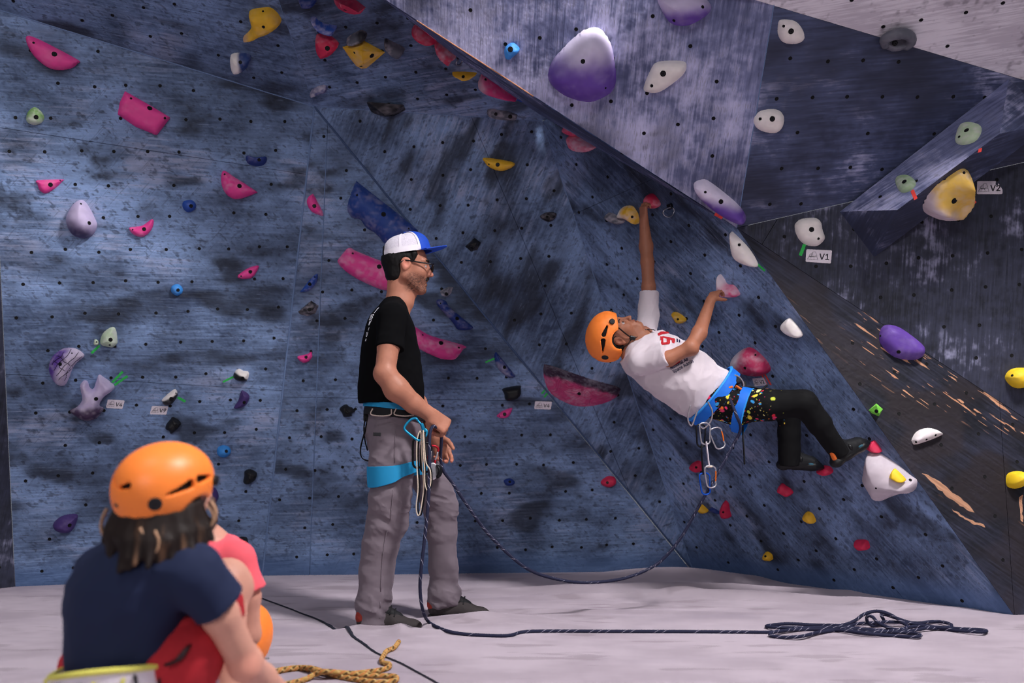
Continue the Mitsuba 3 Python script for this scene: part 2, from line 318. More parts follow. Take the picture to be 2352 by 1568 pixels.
# ---------------------------------------------------------------- crash mat floor
MAN = A3(-.50, 4.78, 0)
def mat_h(x, y):
    P = np.stack([x * 1.3, y * 1.3, 0 * x], -1)
    h = .012 * (meshkit.fbm(P * 1.1, 3, 5) - .5)
    def bump(cx, cy, sx, sy, a, t=0.):
        dx, dy = x - cx, y - cy; u, w = dx * math.cos(t) + dy * math.sin(t), -dx * math.sin(t) + dy * math.cos(t)
        return a * np.exp(-(u / sx) ** 2 - (w / sy) ** 2)
    nf, ff = fl(868, 1442), fl(1045, 1414)
    h = h + bump(nf[0] + .05, nf[1] - .10, .26, .045, .032) + bump(nf[0] - .08, nf[1] - .11, .05, .04, .012) + bump(nf[0] + .12, nf[1] - .13, .035, .05, .02) + bump(nf[0], nf[1] + .02, .2, .07, -.03)
    h = h + bump(ff[0] + .12, ff[1] - .11, .32, .05, .034) + bump(ff[0] + .02, ff[1] + .01, .24, .07, -.022) + bump(ff[0] + .55, ff[1] - .02, .4, .05, .012)
    for i in range(7):
        h = h + bump(nf[0] + .25 + .1 * i, nf[1] + .08 + .05 * (i % 3), .16, .012, .008, .5 - .17 * i)
    h = h + bump(.9, 5.75, .8, .06, .05, -.05) + bump(1.25, 5.5, .75, .045, .045, -.28) + bump(.5, 5.55, .7, .028, .026, .1) + bump(.35, 5.1, .8, .022, .018, -.04) + bump(1.0, 6.22, .5, .10, .07, -.1) + bump(1.7, 5.45, .4, .04, .02, -.55)
    w = np.sin((x * .35 + y) * 26 + 3 * meshkit.noise(np.stack([x * 1.5, y * 1.5, 0 * x], -1)))
    h = h + .0022 * w * np.clip(1.2 - np.hypot(x - nf[0] - .2, y - nf[1]) / .9, 0, 1)
    return h
gx, gy = np.meshgrid(np.linspace(-5, 5, 501), np.concatenate([np.linspace(-1.5, 3.2, 50)[:-1], np.linspace(3.2, 6.9, 300)]), indexing='ij')
gz = mat_h(gx, gy); n1, n2 = gx.shape
I, J = np.meshgrid(np.arange(n1 - 1), np.arange(n2 - 1), indexing='ij'); a = I * n2 + J
ff_ = np.concatenate([np.stack([a, a + n2, a + n2 + 1], -1).reshape(-1, 3), np.stack([a, a + n2 + 1, a + 1], -1).reshape(-1, 3)])
def mat_cloth(p, n, uv):
    k = fbm(p.x * 3.2, p.y * 5, .3, 4); s = fbm(p.x * 1.4 + 9, p.y * 2.6, 4.4, 4)
    c = mix(lin((158, 146, 155)), lin((173, 161, 170)), smoothstep(.3, .65, k))
    c = mix(c, lin((138, 127, 141)), .4 * smoothstep(.52, .72, s))
    return mix(c, lin((116, 104, 110)), .35 * smoothstep(.62, .74, fbm(p.x * 3.2, p.y * 12, 7., 4)))
pmat('mat_cloth', mat_cloth, .75, .2, lambda p, n, uv: fbm(p.x * 90, p.y * 90, 0., 2), .002)
scene['floor'] = mikit.ply(tm(np.stack([gx, gy, gz], -1).reshape(-1, 3), ff_), 'mat_cloth', smooth=True); labels['floor'] = {'kind': 'structure'}
def on_mat(x, y, up=0.):
    p = fl(x, y); 
    for _ in range(3): z = float(mat_h(p[0:1], p[1:2])[0]); p = hit(x, y, {'o': A3(0, 0, z + up), 'n': A3(0, 0, 1)})
    return p
def drop(q, up=0.): return A3(q[0], q[1], float(mat_h(np.array([q[0]]), np.array([q[1]]))[0]) + up)
# black velcro seam between two mats, with a frayed edge
sp = spline(np.array([fl(x, y) for x, y in ((560, 1358), (640, 1388), (735, 1425), (800, 1455), (856, 1495), (930, 1530), (1010, 1575), (1100, 1630))]), .02)
w = .006 + .012 * meshkit.noise(np.stack([sp[:, 0] * 40, sp[:, 1] * 40, 0 * sp[:, 0]], -1)) * np.clip(1 - np.abs(sp[:, 1] - fl(790, 1450)[1]) / .5, .1, 1)
nrm = np.gradient(sp, axis=0)[:, [1, 0, 2]] * A3(-1, 1, 0); nrm /= np.linalg.norm(nrm, axis=1, keepdims=True)
zz = mat_h(sp[:, 0], sp[:, 1]) + .003
q1, q2 = sp + nrm * w[:, None], sp - nrm * w[:, None] * .6; q1[:, 2] = q2[:, 2] = zz; qm = sp.copy(); qm[:, 2] = zz + .004
k = len(sp); f = [t for i in range(k - 1) for t in ([i, i + 1, k + i], [i + 1, k + i + 1, k + i], [k + i, k + i + 1, 2 * k + i], [k + i + 1, 2 * k + i + 1, 2 * k + i])]
part('floor', 'velcro_seam', mikit.ply(tm(np.vstack([q1, qm, q2]), f), 'seam_dark'), label='black velcro seam between two mats')
# ---------------------------------------------------------------- climbing holds
vmat('hold_resin', .55, spec=.4); vmat('hold_gloss', .35, spec=.5)
mat('bolt_dark', (30, 30, 34), .4, metallic=.5)
HC = dict(pink=(226, 62, 142), red=(206, 40, 78), blue=(38, 76, 160), sky=(58, 138, 214), yellow=(236, 182, 46), white=(238, 230, 224), black=(17, 17, 20), grey=(92, 94, 104),
          purple=(100, 66, 158), lilac=(196, 182, 214), green=(186, 206, 172), lime=(122, 206, 76), navy=(28, 50, 116), plum=(66, 46, 104), lemon=(246, 206, 40))
CHALK = lin((226, 214, 224))
def resample(P, n):
    Q = np.vstack([P, P[:1]]); L = np.concatenate([[0], np.cumsum(np.linalg.norm(np.diff(Q, axis=0), axis=1))])
    s = np.linspace(0, L[-1], n, endpoint=False); return np.stack([np.interp(s, L, Q[:, k]) for k in (0, 1)], 1)
def colours(P, uv, col, chalk, grad=None, seed=0):
    """resin colour with chalk dust where hands rub; grad = (direction in plane, colour at the far end)"""
    c = np.tile(lin(HC[col]) if isinstance(col, str) else lin(col), (len(P), 1))
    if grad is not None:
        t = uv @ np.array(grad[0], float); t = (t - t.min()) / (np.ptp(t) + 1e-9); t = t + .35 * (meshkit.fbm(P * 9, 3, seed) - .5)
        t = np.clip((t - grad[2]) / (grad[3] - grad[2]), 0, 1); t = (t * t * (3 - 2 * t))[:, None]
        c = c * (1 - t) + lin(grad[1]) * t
    n = meshkit.fbm(P * 14, 3, seed + 3) * .6 + meshkit.fbm(P * 60, 2, seed + 5) * .4
    k = np.clip((n - .52 + .18 * chalk) / .25, 0, 1)[:, None] * chalk
    return (c * (1 - k) + CHALK * k) * (.90 + .2 * meshkit.fbm(P * 40, 2, seed + 9))[:, None]
def dome(q, H, w, lean=(0, 0), ridge=None, spacing=None, power=.5, rough=.0, seed=0, sharp=False):
    """a hold body over the outline q (plane coordinates): height by distance from the outline or between outline and ridge line"""
    size = np.ptp(q, axis=0).max(); B = resample(spline2(q) if not sharp else q, 72)
    poly = Polygon(B)
    if not poly.is_valid: poly = poly.buffer(0); B = resample(np.array((poly if poly.geom_type == 'Polygon' else max(poly.geoms, key=lambda g: g.area)).exterior.coords)[:-1], 72); poly = Polygon(B)
    sp = spacing or max(size / 30, .0035); x0, y0, x1, y1 = poly.bounds
    dense = resample(B, 400); tb = cKDTree(dense)
    g = np.stack(np.meshgrid(np.arange(x0, x1, sp), np.arange(y0, y1, sp * .87), indexing='ij'), -1); g[:, 1::2, 0] += sp / 2; g = g.reshape(-1, 2)
    from shapely import contains_xy
    g = g[contains_xy(poly, g[:, 0], g[:, 1])]; d, _ = tb.query(g); g = g[d > sp * .5]
    rings = []
    for e in (.05, .15, .3):   # rings near the rim, where the slope is steep
        r_ = poly.buffer(-e * min(w, size / 4))
        for s in getattr(r_, 'geoms', [r_]):
            if not s.is_empty: rings.append(resample(np.array(s.exterior.coords)[:-1], 72))
    P = np.vstack([B] + rings + [g]); _, i = np.unique(np.round(P, 4), axis=0, return_index=True); P = P[np.sort(i)]
    d, _ = tb.query(P); d[:len(B)] = np.where(d[:len(B)] < 1e-3, 0, d[:len(B)])
    if ridge is not None:
        rl = LineString(ridge) if len(ridge) > 1 else Point(ridge[0])
        from shapely import distance, points
        dr_ = distance(points(P), rl); t = d / (d + dr_ + 1e-9); z = H * t ** power
    else:
        t = np.clip(d / w, 0, 1); z = H * np.sqrt(np.clip(1 - (1 - t) ** 2, 0, 1))
    if rough: z = z + rough * (meshkit.fbm(np.stack([P[:, 0], P[:, 1], 0 * z + seed], 1) * (3. / size), 3, seed) - .5) * np.clip(d / w, 0, 1)
    tri = Delaunay(P).simplices; c = P[tri].mean(1); tri = tri[contains_xy(poly, c[:, 0], c[:, 1])]
    a = P[tri]; cr = (a[:, 1, 0] - a[:, 0, 0]) * (a[:, 2, 1] - a[:, 0, 1]) - (a[:, 1, 1] - a[:, 0, 1]) * (a[:, 2, 0] - a[:, 0, 0])
    tri[cr < 0] = tri[cr < 0][:, ::-1]
    Q = P + z[:, None] * np.array(lean, float)
    return Q, z, tri, P
def spline2(q, step=None):
    Q = np.column_stack([q, np.zeros(len(q))]); return spline(Q, np.ptp(q, axis=0).max() / 40, closed=True)[:, :2]
def bolt(parent, c, n, r, hexa=True):
    R = rot_to(n)
    ring = lathe([[0, .0003], [r * .96, .0003], [r, .0012], [r * 1.1, .0003], [r * 1.1, -.006], [0, -.006]], 18)
    k = part(parent, 'bolt_hole', mikit.ply(placed(ring, c, R), 'hole_black', smooth=25))
    if hexa and r > .007:
        t = trimesh.creation.annulus(r * .34, r * .66, .001, sections=14)
        scene[numbered(k + '__bolt_head')] = mikit.ply(placed(t, c + n * .0012, R), 'bolt_dark', smooth=25)
def hold(pl, col, label, pts, H=.05, w=.05, bolts='', chalk=.25, grad=None, ridge=None, lean=(0, 0), power=.5, rough=.004, m='hold_resin', name='climbing_hold', cat='climbing hold', sharp=False, sp=None, group=None, z0=0., bump=None):
    q = loc(np.array([hit(x, y, pl) for x, y in px(pts)]), pl); s = len(labels)
    rq = loc(np.array([hit(x, y, pl) for x, y in px(ridge)]), pl) if ridge else None
    Q, z, tri, P = dome(q, H, w, lean, rq, sp, power, rough, s, sharp)
    if bump is not None: z = z + bump(P) * np.clip(z / H, 0, 1)
    V = wor(Q, pl, z - .001 + z0)
    key = thing(name, label, cat, group)
    msh = tm(V, tri)
    part(key, 'body', mikit.ply(msh, m, smooth=True if not sharp else True, color=colours(V, P, col, chalk, grad, s)))
    if bolts:
        vn = msh.vertex_normals
        for b in bolts.split():
            x, y, r = [float(k) for k in b.split(',')]; d = ray(x, y)
            # where the ray meets the body
            o = EYE; W = V - o; tt = W @ d / (d @ d); dist = np.linalg.norm(W - tt[:, None] * d, axis=1); i = int(np.argmin(dist))
            n = vn[i]; c = EYE + d * (np.dot(V[i] - EYE, n) / np.dot(d, n))
            bolt(key, c + n * .0006, n, r)
    return key
def facets(pl, col, label, base, tops, chalk=.2, bolts='', name='climbing_hold', group=None, m='hold_resin', r=0.):
    """an angular hold: the hull of its outline on the wall and of raised corners x,y,height"""
    q = np.array([hit(x, y, pl) for x, y in px(base)]); t = []
    for wd in tops.split():
        x, y, h = [float(k) for k in wd.split(',')]; t.append(hit(x, y, {**pl, 'o': pl['o'] + pl['n'] * h}))
    h = trimesh.Trimesh(np.vstack([q - pl['n'] * .001, t])).convex_hull
    h = h.subdivide().subdivide().subdivide()
    V = np.array(h.vertices); s = len(labels)
    key = thing(name, label, 'climbing hold', group)
    if r: V = V + h.vertex_normals * (r * (meshkit.fbm(V * 40, 2, s) - .5))[:, None]
    part(key, 'body', mikit.ply((tm(*(lambda f: (V[f].reshape(-1, 3), np.arange(f.size).reshape(-1, 3)))(np.asarray(h.faces)))), m, smooth=False, color=colours(V, V[:, :2], col, chalk, None, s)[np.asarray(h.faces)].reshape(-1, 3)))
    for b in bolts.split():
        x, y, rr = [float(k) for k in b.split(',')]; d = ray(x, y)
        loc_, _, ti = h.ray.intersects_location([EYE], [d / np.linalg.norm(d)])
        if len(loc_):
            j = np.argmin(np.linalg.norm(loc_ - EYE, axis=1)); bolt(key, loc_[j] + h.face_normals[ti[j]] * .0005, h.face_normals[ti[j]], rr)
    return key
h = hold
# left wall
h(PL, 'pink', 'long pink half-moon rail, topmost hold of the left wall', '60,84 87,89 179,137 180,144 166,156 140,161 112,156 84,135 66,110', .05, .05, '125,124,.013 77,98,.006', .1, lean=(0, -.2))
h(PL, 'pink', 'large pink rectangular slab hold high on the left wall', '287,209 340,239 392,270 360,311 311,291 270,263 275,235', .05, .04, '344,248,.013 301,226,.006 379,271,.006', .1, sharp=True)
h(PL, 'green', 'white and green knob high at the far left of the wall', '79,246 94,255 102,270 94,283 77,287 61,278 64,258', .05, .045, '83,269,.011', .5, grad=((0, 1), (120, 160, 92), .1, .6), rough=.02)
h(PL, 'pink', 'small pink wedge above the pale lilac drop', '86,414 143,412 144,416 125,434 105,444 92,438 86,424', .035, .03, '116,424,.011 138,414,.004', .15)
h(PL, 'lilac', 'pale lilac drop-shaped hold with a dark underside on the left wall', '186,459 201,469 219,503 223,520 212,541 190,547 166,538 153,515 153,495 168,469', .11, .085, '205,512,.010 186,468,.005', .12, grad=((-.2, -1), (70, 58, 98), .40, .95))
h(PL, 'pink', 'pink crescent beside the lilac drop', '297,523 326,518 349,503 353,513 344,533 326,544 306,538', .035, .025, '331,526,.010 305,527,.004', .2)
h(PL, 'pink', 'pink rounded triangle right of the left wall middle, below the dark blue edge', '513,392 541,408 587,438 588,443 561,454 538,457 518,444 508,418', .055, .05, '550,427,.012 516,400,.005', .3)
h(PL, 'blue', 'round dark blue knob between the two pink holds and the small blue one', '421,463 439,459 450,469 446,482 431,487 420,477', .045, .035, '439,473,.010', .05)
h(PL, 'navy', 'dark blue edge in shadow above the pink rounded triangle', '565,360 587,364 612,363 607,378 587,382 569,375', .04, .03, '595,367,.009', .1, lean=(0, .5))
h(PL, 'pink', 'small pink leaf near the right seam of the left wall', '546,633 571,615 594,610 589,625 577,638 554,640', .03, .025, '575,624,.010 554,634,.004', .2)
h(PL, 'sky', 'small bright blue round knob in the middle of the left wall', '394,658 408,652 419,661 418,673 406,679 394,671', .04, .03, '409,666,.009', .05)
h(PL, 'green', 'pale green faceted drop with green tape beside it', '256,751 266,756 270,783 267,791 259,797 247,796 232,791 231,778 238,763', .07, .05, '254,780,.011 252,792,.005', .45, rough=.02)
h(PL, 'green', 'tiny pale screw-on chip beside the pale green drop', '217,780 223,780 227,785 226,791 220,793 215,790', .02, .012, '222,785,.004', .4)
h(PL, 'purple', 'round purple hold scratched with dark lines at the left edge of the wall', '143,801 163,798 181,803 193,813 193,819 176,833 166,848 158,869 148,885 130,882 117,864 112,846 116,826 126,813', .10, .08, '138,836,.010 165,811,.004', .45, grad=((.8, -.3), (196, 182, 208), .30, .62), ridge='150,812 160,826 146,862')
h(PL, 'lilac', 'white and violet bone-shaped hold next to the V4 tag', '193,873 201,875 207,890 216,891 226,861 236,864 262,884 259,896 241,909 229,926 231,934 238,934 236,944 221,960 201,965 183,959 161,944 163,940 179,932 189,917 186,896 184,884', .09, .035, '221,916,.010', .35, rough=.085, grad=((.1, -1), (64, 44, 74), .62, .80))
h(PL, 'white', 'black and white bean above the V9 tag', '373,916 396,896 404,894 408,904 404,916 393,928 379,930 373,923', .05, .03, '394,916,.011 404,903,.004', .12, grad=((.5, -1), (26, 26, 30), .34, .50))
h(PL, 'black', 'black lumpy hold just below the V9 tag', '398,957 415,969 412,979 394,995 388,988 380,984 383,973 392,962', .06, .03, '405,978,.010', 0, rough=.03)
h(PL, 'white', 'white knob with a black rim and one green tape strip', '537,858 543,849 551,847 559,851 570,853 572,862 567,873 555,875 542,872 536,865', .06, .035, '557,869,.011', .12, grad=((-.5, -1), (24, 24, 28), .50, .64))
h(PL, 'plum', 'dark purple crescent under the white knob', '557,896 570,904 573,914 565,929 551,937 537,936 548,918 552,902', .05, .03, '561,924,.009', .05)
h(PL, 'sky', 'blue ball above the girl\'s orange helmet', '500,1028 513,1022 527,1027 530,1038 521,1048 508,1049 499,1042', .055, .04, '520,1036,.009', 0)
h(PL, 'black', 'black star-shaped lump right of the orange helmet', '562,1082 573,1077 589,1084 589,1095 584,1103 569,1111 559,1107 561,1093', .05, .025, '585,1095,.008', 0, rough=.03)
h(PL, 'plum', 'dark purple hold low on the left wall beside the girl', '123,1201 144,1184 177,1181 174,1204 163,1219 147,1222 127,1215', .08, .05, '160,1206,.010', .05, rough=.02)
h(PL, 'black', 'black hold just peeking out above the coral shirt', '548,1234 567,1234 569,1252 560,1258 550,1252', .05, .03, '', 0)
h(PL, 'plum', 'purple hold peeking out right of the orange helmet', '480,1118 494,1120 502,1136 497,1150 482,1152', .05, .03, '', 0)
key = [k for k in labels if labels[k].get('label', '').startswith('round purple hold scratched')][0]; mat('line_dark', (34, 20, 52), .7)
from_ply = meshkit.WRITTEN[scene[key + '__body']['filename']][0].astype(float); w_ = from_ply - EYE; kd_ = cKDTree(np.stack([w_ @ RGT / (w_ @ FWD), w_ @ UPV / (w_ @ FWD)], 1)); ms = []
for a_, b_ in (((118, 838), (150, 808)), ((122, 850), (166, 802)), ((128, 862), (182, 808)), ((136, 872), (186, 818)), ((132, 816), (158, 838)), ((124, 828), (148, 852)), ((146, 874), (168, 838))):
    q = []
    for t in np.linspace(0, 1, 14):
        x, y = a_[0] + (b_[0] - a_[0]) * t + 2 * math.sin(9 * t + a_[1]), a_[1] + (b_[1] - a_[1]) * t; d_, i_ = kd_.query([(x - CX) / F_PX, (CY - y) / F_PX], k=4); q.append(from_ply[i_].mean(0) * .5 + from_ply[i_[0]] * .5 - ray(x, y) * .0015)
    ms.append(tube(spline(np.array(q), .006), .0016, 5)[0])
part(key, 'scratch_lines', mikit.ply(cat_(ms), 'line_dark', smooth=True), label='thin dark lines', kind='stuff')
# back wall
h(PC1, 'pink', 'pink half-moon standing upright in the narrow strip of the back wall', '717,446 722,449 743,492 731,493 714,484 705,467 707,454', .04, .03, '722,473,.011', .3)
h(PC1, (34, 62, 132), 'very large dark blue volume above the man\'s cap', '818,418 829,424 953,522 955,530 950,545 925,558 895,568 863,536 842,523 827,503 814,501 801,491 798,473 805,449', .11, .09, '881,492,.013 820,448,.006 939,525,.005', .22, rough=.03)
h(PC1, 'pink', 'long pink rail passing behind the man\'s head', '801,569 820,577 881,601 940,621 936,660 922,674 896,668 868,662 824,642 792,621 776,603 779,593', .07, .06, '871,612,.013 810,582,.006', .35)
h(PC1, 'blue', 'small dark blue wedge left of the man\'s shoulder', '728,628 730,636 727,649 712,666 690,671 694,664 712,642', .04, .03, '711,652,.010 723,636,.004', .3)
facets(PC1, 'black', 'black angular hold in the narrow strip of the back wall', '684,716 715,690 732,702 725,719 707,726 689,722', '703,704,.05 722,704,.045 712,716,.05', .4, '711,711,.010')
h(PC1, 'pink', 'tiny pink fin low in the narrow strip of the back wall', '683,819 705,813 715,808 717,819 708,830 694,832', .035, .025, '703,820,.009', .1)
h(PC1, 'black', 'black star-shaped hold behind the man\'s belt', '780,938 794,928 803,934 808,935 816,944 808,950 808,955 791,957 786,948', .05, .03, '797,946,.009', 0, rough=.03)
facets(PC2, 'grey', 'grey chalky angular hold in front of the man\'s chin', '1004,671 1032,656 1043,659 1040,672 1030,682 1016,684 1004,679', '1012,668,.03 1030,663,.055 1026,678,.05', .5, '1025,675,.010')
h(PC1, 'navy', 'long dark blue rail below the grey hold by the man\'s chin', '1004,688 1014,687 1025,692 1035,707 1084,748 1085,753 1079,757 1053,757 1042,744 1027,726 1009,707 1002,694', .05, .04, '1050,731,.011 1012,696,.004', .3)
h(PC1, 'pink', 'long pink rail in front of the man\'s chest', '945,748 988,770 1066,793 1064,802 1047,823 1034,826 1008,822 964,802 945,790', .06, .05, '1013,787,.013 1054,798,.006 971,769,.005', .4)
h(PC1, 'navy', 'dark blue blade with a green tape strip on its left', '1138,809 1144,813 1181,859 1182,865 1170,868 1155,858 1142,843 1135,820', .045, .035, '1159,843,.010', .35)
h(PC1, 'black', 'black squarish hold below the dark blue blade', '1155,892 1192,885 1196,891 1195,906 1183,917 1162,918 1158,904', .07, .03, '', 0)
h(PC1, 'pink', 'small pink leaf below the black squarish hold', '1141,954 1155,943 1175,936 1176,941 1168,956 1155,960 1145,958', .035, .025, '1159,951,.010 1147,955,.003', .15)
facets(PB2, 'black', 'long black ledge at the crease under the upper panel', '842,236 927,241 931,253 906,268 883,270 853,260', '846,234,.03 926,241,.05 905,262,.05 885,265,.06', .15)
h(PC2, 'grey', 'dark grey hold with two hollow pockets near the upper crease', '1120,247 1141,244 1187,260 1189,268 1182,276 1154,276 1126,270 1118,260', .05, .03, '1139,262,.009 1172,268,.011', .5, rough=.05)
h(PC2, 'yellow', 'yellow half-moon high on the back wall', '1113,362 1177,372 1178,383 1151,393 1126,385 1115,375', .05, .035, '1143,378,.011 1123,377,.004', .15)
h(PC2, 'black', 'small black oval pocket left of the climber\'s raised arm', '1240,497 1258,487 1278,490 1273,503 1258,509', .035, .02, '1257,498,.007', .25, rough=.02)
facets(PC2, 'black', 'black angular block right of the man\'s cap', '1068,566 1090,546 1105,557 1097,573 1082,578', '1080,560,.05 1095,557,.05 1090,567,.05', .1, '1084,569,.009')
h(PC1, 'navy', 'small blue hold low on the back wall, above the hanging rope', '1157,1103 1170,1098 1182,1105 1178,1113 1163,1114', .045, .03, '1171,1106,.008', 0)
h(PC1, 'red', 'red knob low on the back wall, left of the hanging quickdraws', '1380,1105 1396,1093 1412,1096 1414,1110 1400,1118 1384,1114', .05, .03, '1395,1108,.008', 0)
def contour(P):
    n = meshkit.fbm(np.column_stack([P * 9, 0 * P[:, 0]]), 2, 4); return .0055 * np.sin(n * 85)
k = h(PC1, (196, 66, 118), 'big pink bowl with a wavy contour pattern left of the climber', '1247,837 1253,834 1340,857 1433,882 1434,887 1420,910 1399,928 1363,937 1322,935 1283,917 1261,898 1250,873 1247,853', .15, .1, '1330,904,.010', .3, ridge='1262,850 1312,876 1353,888 1405,893', power=.8, rough=.0, bump=contour, sp=.0042, grad=((.30, 1), (70, 44, 62), .60, .70))
# right overhang
h(PD, 'yellow', 'pale yellow sloper just left of the climber\'s raised forearm', '1423,491 1432,475 1450,472 1459,479 1467,494 1466,514 1442,502 1426,499', .06, .04, '1452,498,.007', .5, grad=((-1, 0), (232, 222, 206), .5, .75))
h(PD, 'grey', 'grey and white hold left of the pale yellow sloper', '1393,494 1404,488 1434,505 1432,512 1419,514 1399,504', .05, .03, '', .5)
h(PD, 'red', 'pink ribbed hold gripped by the climber\'s raised hand', '1485,451 1496,444 1506,449 1518,468 1509,477 1493,476 1485,471', .06, .04, '', .35)
h(PD, (222, 80, 130), 'pink and white chalky edge under the climber\'s lower hand', '1654,629 1663,638 1672,652 1687,655 1700,673 1695,680 1675,681 1654,675 1649,642', .055, .04, '', .6, grad=((-.3, 1), (232, 214, 222), .45, .7))
h(PD, 'white', 'white pointed fin along the edge of the overhang', '1679,534 1690,538 1723,573 1742,609 1723,610 1693,596 1682,573', .05, .05, '1698,562,.007', .3)
h(PD, 'white', 'small white bean on the edge of the overhang', '1795,747 1810,731 1820,734 1841,760 1843,772 1828,774 1805,763', .045, .035, '', .4)
h(PD, 'yellow', 'small yellow hook between the climber\'s arms', '1546,717 1559,718 1576,731 1574,739 1562,741 1553,732', .04, .022, '1557,733,.006', .4)
h(PD, (186, 44, 90), 'pink rounded dome with a chalky white flank behind the climber', '1684,828 1694,810 1722,797 1750,815 1768,838 1768,853 1747,861 1717,856 1694,843', .09, .07, '1711,845,.007 1735,815,.005', .4, grad=((-1, .2), (214, 200, 208), .5, .85))
h(PD, 'red', 'red foothold under the toe of the climber\'s right shoe', '1992,1020 2006,1011 2013,1015 2026,1034 2021,1037 2008,1035 1994,1026', .05, .03, '', .05)
h(PD, (190, 178, 186), 'large white scooped volume below the climber\'s right shoe', '1997,1037 2015,1037 2063,1067 2094,1092 2107,1103 2102,1124 2082,1126 2052,1136 2035,1143 2019,1138 2010,1128 1989,1090 1990,1075', .13, .10, '2091,1102,.007 2012,1121,.004', .2, rough=.03)
h(PD, 'lemon', 'yellow foothold on the corner of the white volume', '2059,1075 2066,1064 2073,1067 2092,1086 2091,1092 2079,1091 2063,1082', .05, .03, '', .05, z0=.06)
h(PD, 'red', 'red foothold under the climber\'s left shoe', '1879,1075 1890,1069 1905,1070 1914,1079 1910,1087 1896,1089 1883,1083', .05, .03, '1884,1078,.006', 0)
h(PD, 'red', 'red bean-shaped foothold between the two shoes\' holds and the yellow one', '1789,1117 1797,1109 1806,1115 1817,1122 1822,1131 1812,1138 1799,1132 1789,1125', .045, .03, '', 0)
h(PD, 'yellow', 'yellow grooved foothold below the climber\'s shoes', '1846,1183 1855,1174 1867,1179 1874,1193 1873,1199 1862,1199 1849,1190', .045, .03, '', 0, rough=.02)
h(PD, 'yellow', 'lowest yellow foothold, just above the mat', '1754,1274 1762,1266 1773,1272 1776,1282 1773,1285 1760,1283', .045, .03, '1758,1277,.006', 0)
h(PD, 'red', 'tall red foothold right of the hanging rope', '1657,1166 1666,1149 1674,1156 1677,1172 1680,1185 1669,1188 1660,1181', .05, .03, '1661,1176,.006', 0)
h(PD, 'yellow', 'yellow foothold beside the hanging rope', '1603,1166 1607,1156 1615,1159 1627,1171 1624,1176 1614,1176', .04, .025, '', 0)
h(PD, 'navy', 'small dark blue chip between the yellow and the tall red foothold', '1631,1167 1637,1165 1654,1175 1653,1179 1637,1174', .025, .015, '', .1)
h(PD, 'red', 'red foothold left of the hanging quickdraw', '1588,1066 1603,1057 1613,1063 1613,1079 1605,1082 1592,1075', .05, .03, '1599,1073,.007', 0)
h(PD, 'red', 'lowest red foothold at the right of the overhang', '1964,1243 1970,1239 1992,1240 1998,1253 1996,1259 1979,1260 1968,1252', .05, .03, '', 0)
h(PD, (222, 66, 110), 'small pink netted hold at the top edge of the overhang', '1296,293 1307,289 1334,301 1335,309 1317,312 1298,304', .04, .025, '', .3)
h(PD, (220, 96, 130), 'pink and white edge directly below the pink netted hold', '1306,316 1322,311 1366,334 1364,342 1343,349 1317,342', .05, .03, '', .6)
# upper panels
h(PB2, 'yellow', 'yellow horn-shaped hold at the top left of the upper panel', '574,21 602,14 627,18 647,46 627,66 602,76 587,84 564,86 561,76 579,56', .09, .05, '605,62,.008 604,26,.005', .15, grad=((-1, -.4), (222, 176, 130), .72, .95))
h(PB1, 'white', 'white and dark blue hold below the yellow horn', '530,127 551,121 576,127 571,148 551,162 533,158', .07, .045, '552,143,.009', .2, grad=((1, 0), (44, 66, 120), .35, .55))
h(PB2, 'blue', 'chalky blue saddle above the upper red hold', '714,40 724,38 731,46 746,54 773,59 770,69 766,75 754,74 735,67 724,57', .06, .03, '', .6)
h(PB2, 'red', 'rounded red hold with a thumb pocket on the upper panel', '727,80 744,78 763,84 778,98 775,107 763,118 747,123 737,121 727,106', .09, .05, '752,111,.012', .25, rough=.03)
facets(PB2, 'yellow', 'large yellow angular volume on the upper panel', '786,108 835,93 885,120 861,141 842,157 830,158 818,152 803,133', '831,118,.11 834,146,.10 824,150,.07', .3, '814,121,.006 854,128,.013 829,152,.008')
h(PB2, 'grey', 'grey capsule touching the top of the yellow volume', '798,86 818,73 833,69 843,77 839,89 825,96 812,99 799,96', .06, .035, '', .4, grad=((1, 0), (42, 42, 48), .5, .8))
h(PB2, 'grey', 'grey capsule right of the yellow volume', '883,92 888,88 897,93 928,109 925,122 916,129 899,121 885,106', .06, .035, '', .35, grad=((-1, .3), (46, 46, 52), .6, .9))
h(PB2, 'red', 'upper of two red holds tucked under the front overhang', '946,67 957,53 971,61 1000,80 1003,92 983,96 965,90 950,78', .08, .05, '', .3)
h(PB2, (206, 60, 92), 'lower of two red holds tucked under the front overhang', '998,94 1006,94 1047,124 1042,132 1036,138 1033,145 1018,135 1006,123 1000,109', .07, .04, '', .5)
h(PB2, 'yellow', 'thin yellow ledge below the steel ring', '1040,165 1092,166 1090,171 1079,178 1065,180 1055,176', .05, .03, '1064,176,.008', .3)
h(PB2, (216, 62, 124), 'long pink wedge under the edge of the front overhang', '1106,169 1111,169 1186,223 1165,221 1134,213 1110,204 1098,192 1101,181', .08, .05, '1115,182,.007', .35, grad=((-1, -.2), (214, 170, 184), .6, .9))
facets(PB2, 'blue', 'blue faceted hold at the tip of the long pink wedge', '1191,214 1225,236 1215,241 1203,234 1187,231 1187,222', '1200,222,.05 1213,234,.05 1196,231,.06', .1)
h(PB2, 'navy', 'blue hold cut by the top of the picture, above the blue saddle', '688,-14 729,-12 723,8 708,12 694,9', .07, .04, '', .2)
facets(PB2, (204, 50, 84), 'red angular hold at the top edge of the upper panel', '765,-3 778,-12 806,-9 840,17 833,26 828,32 813,34 795,30 778,21 770,11', '780,8,.08 800,16,.10 822,28,.08 783,18,.09', .25, '793,23,.008')
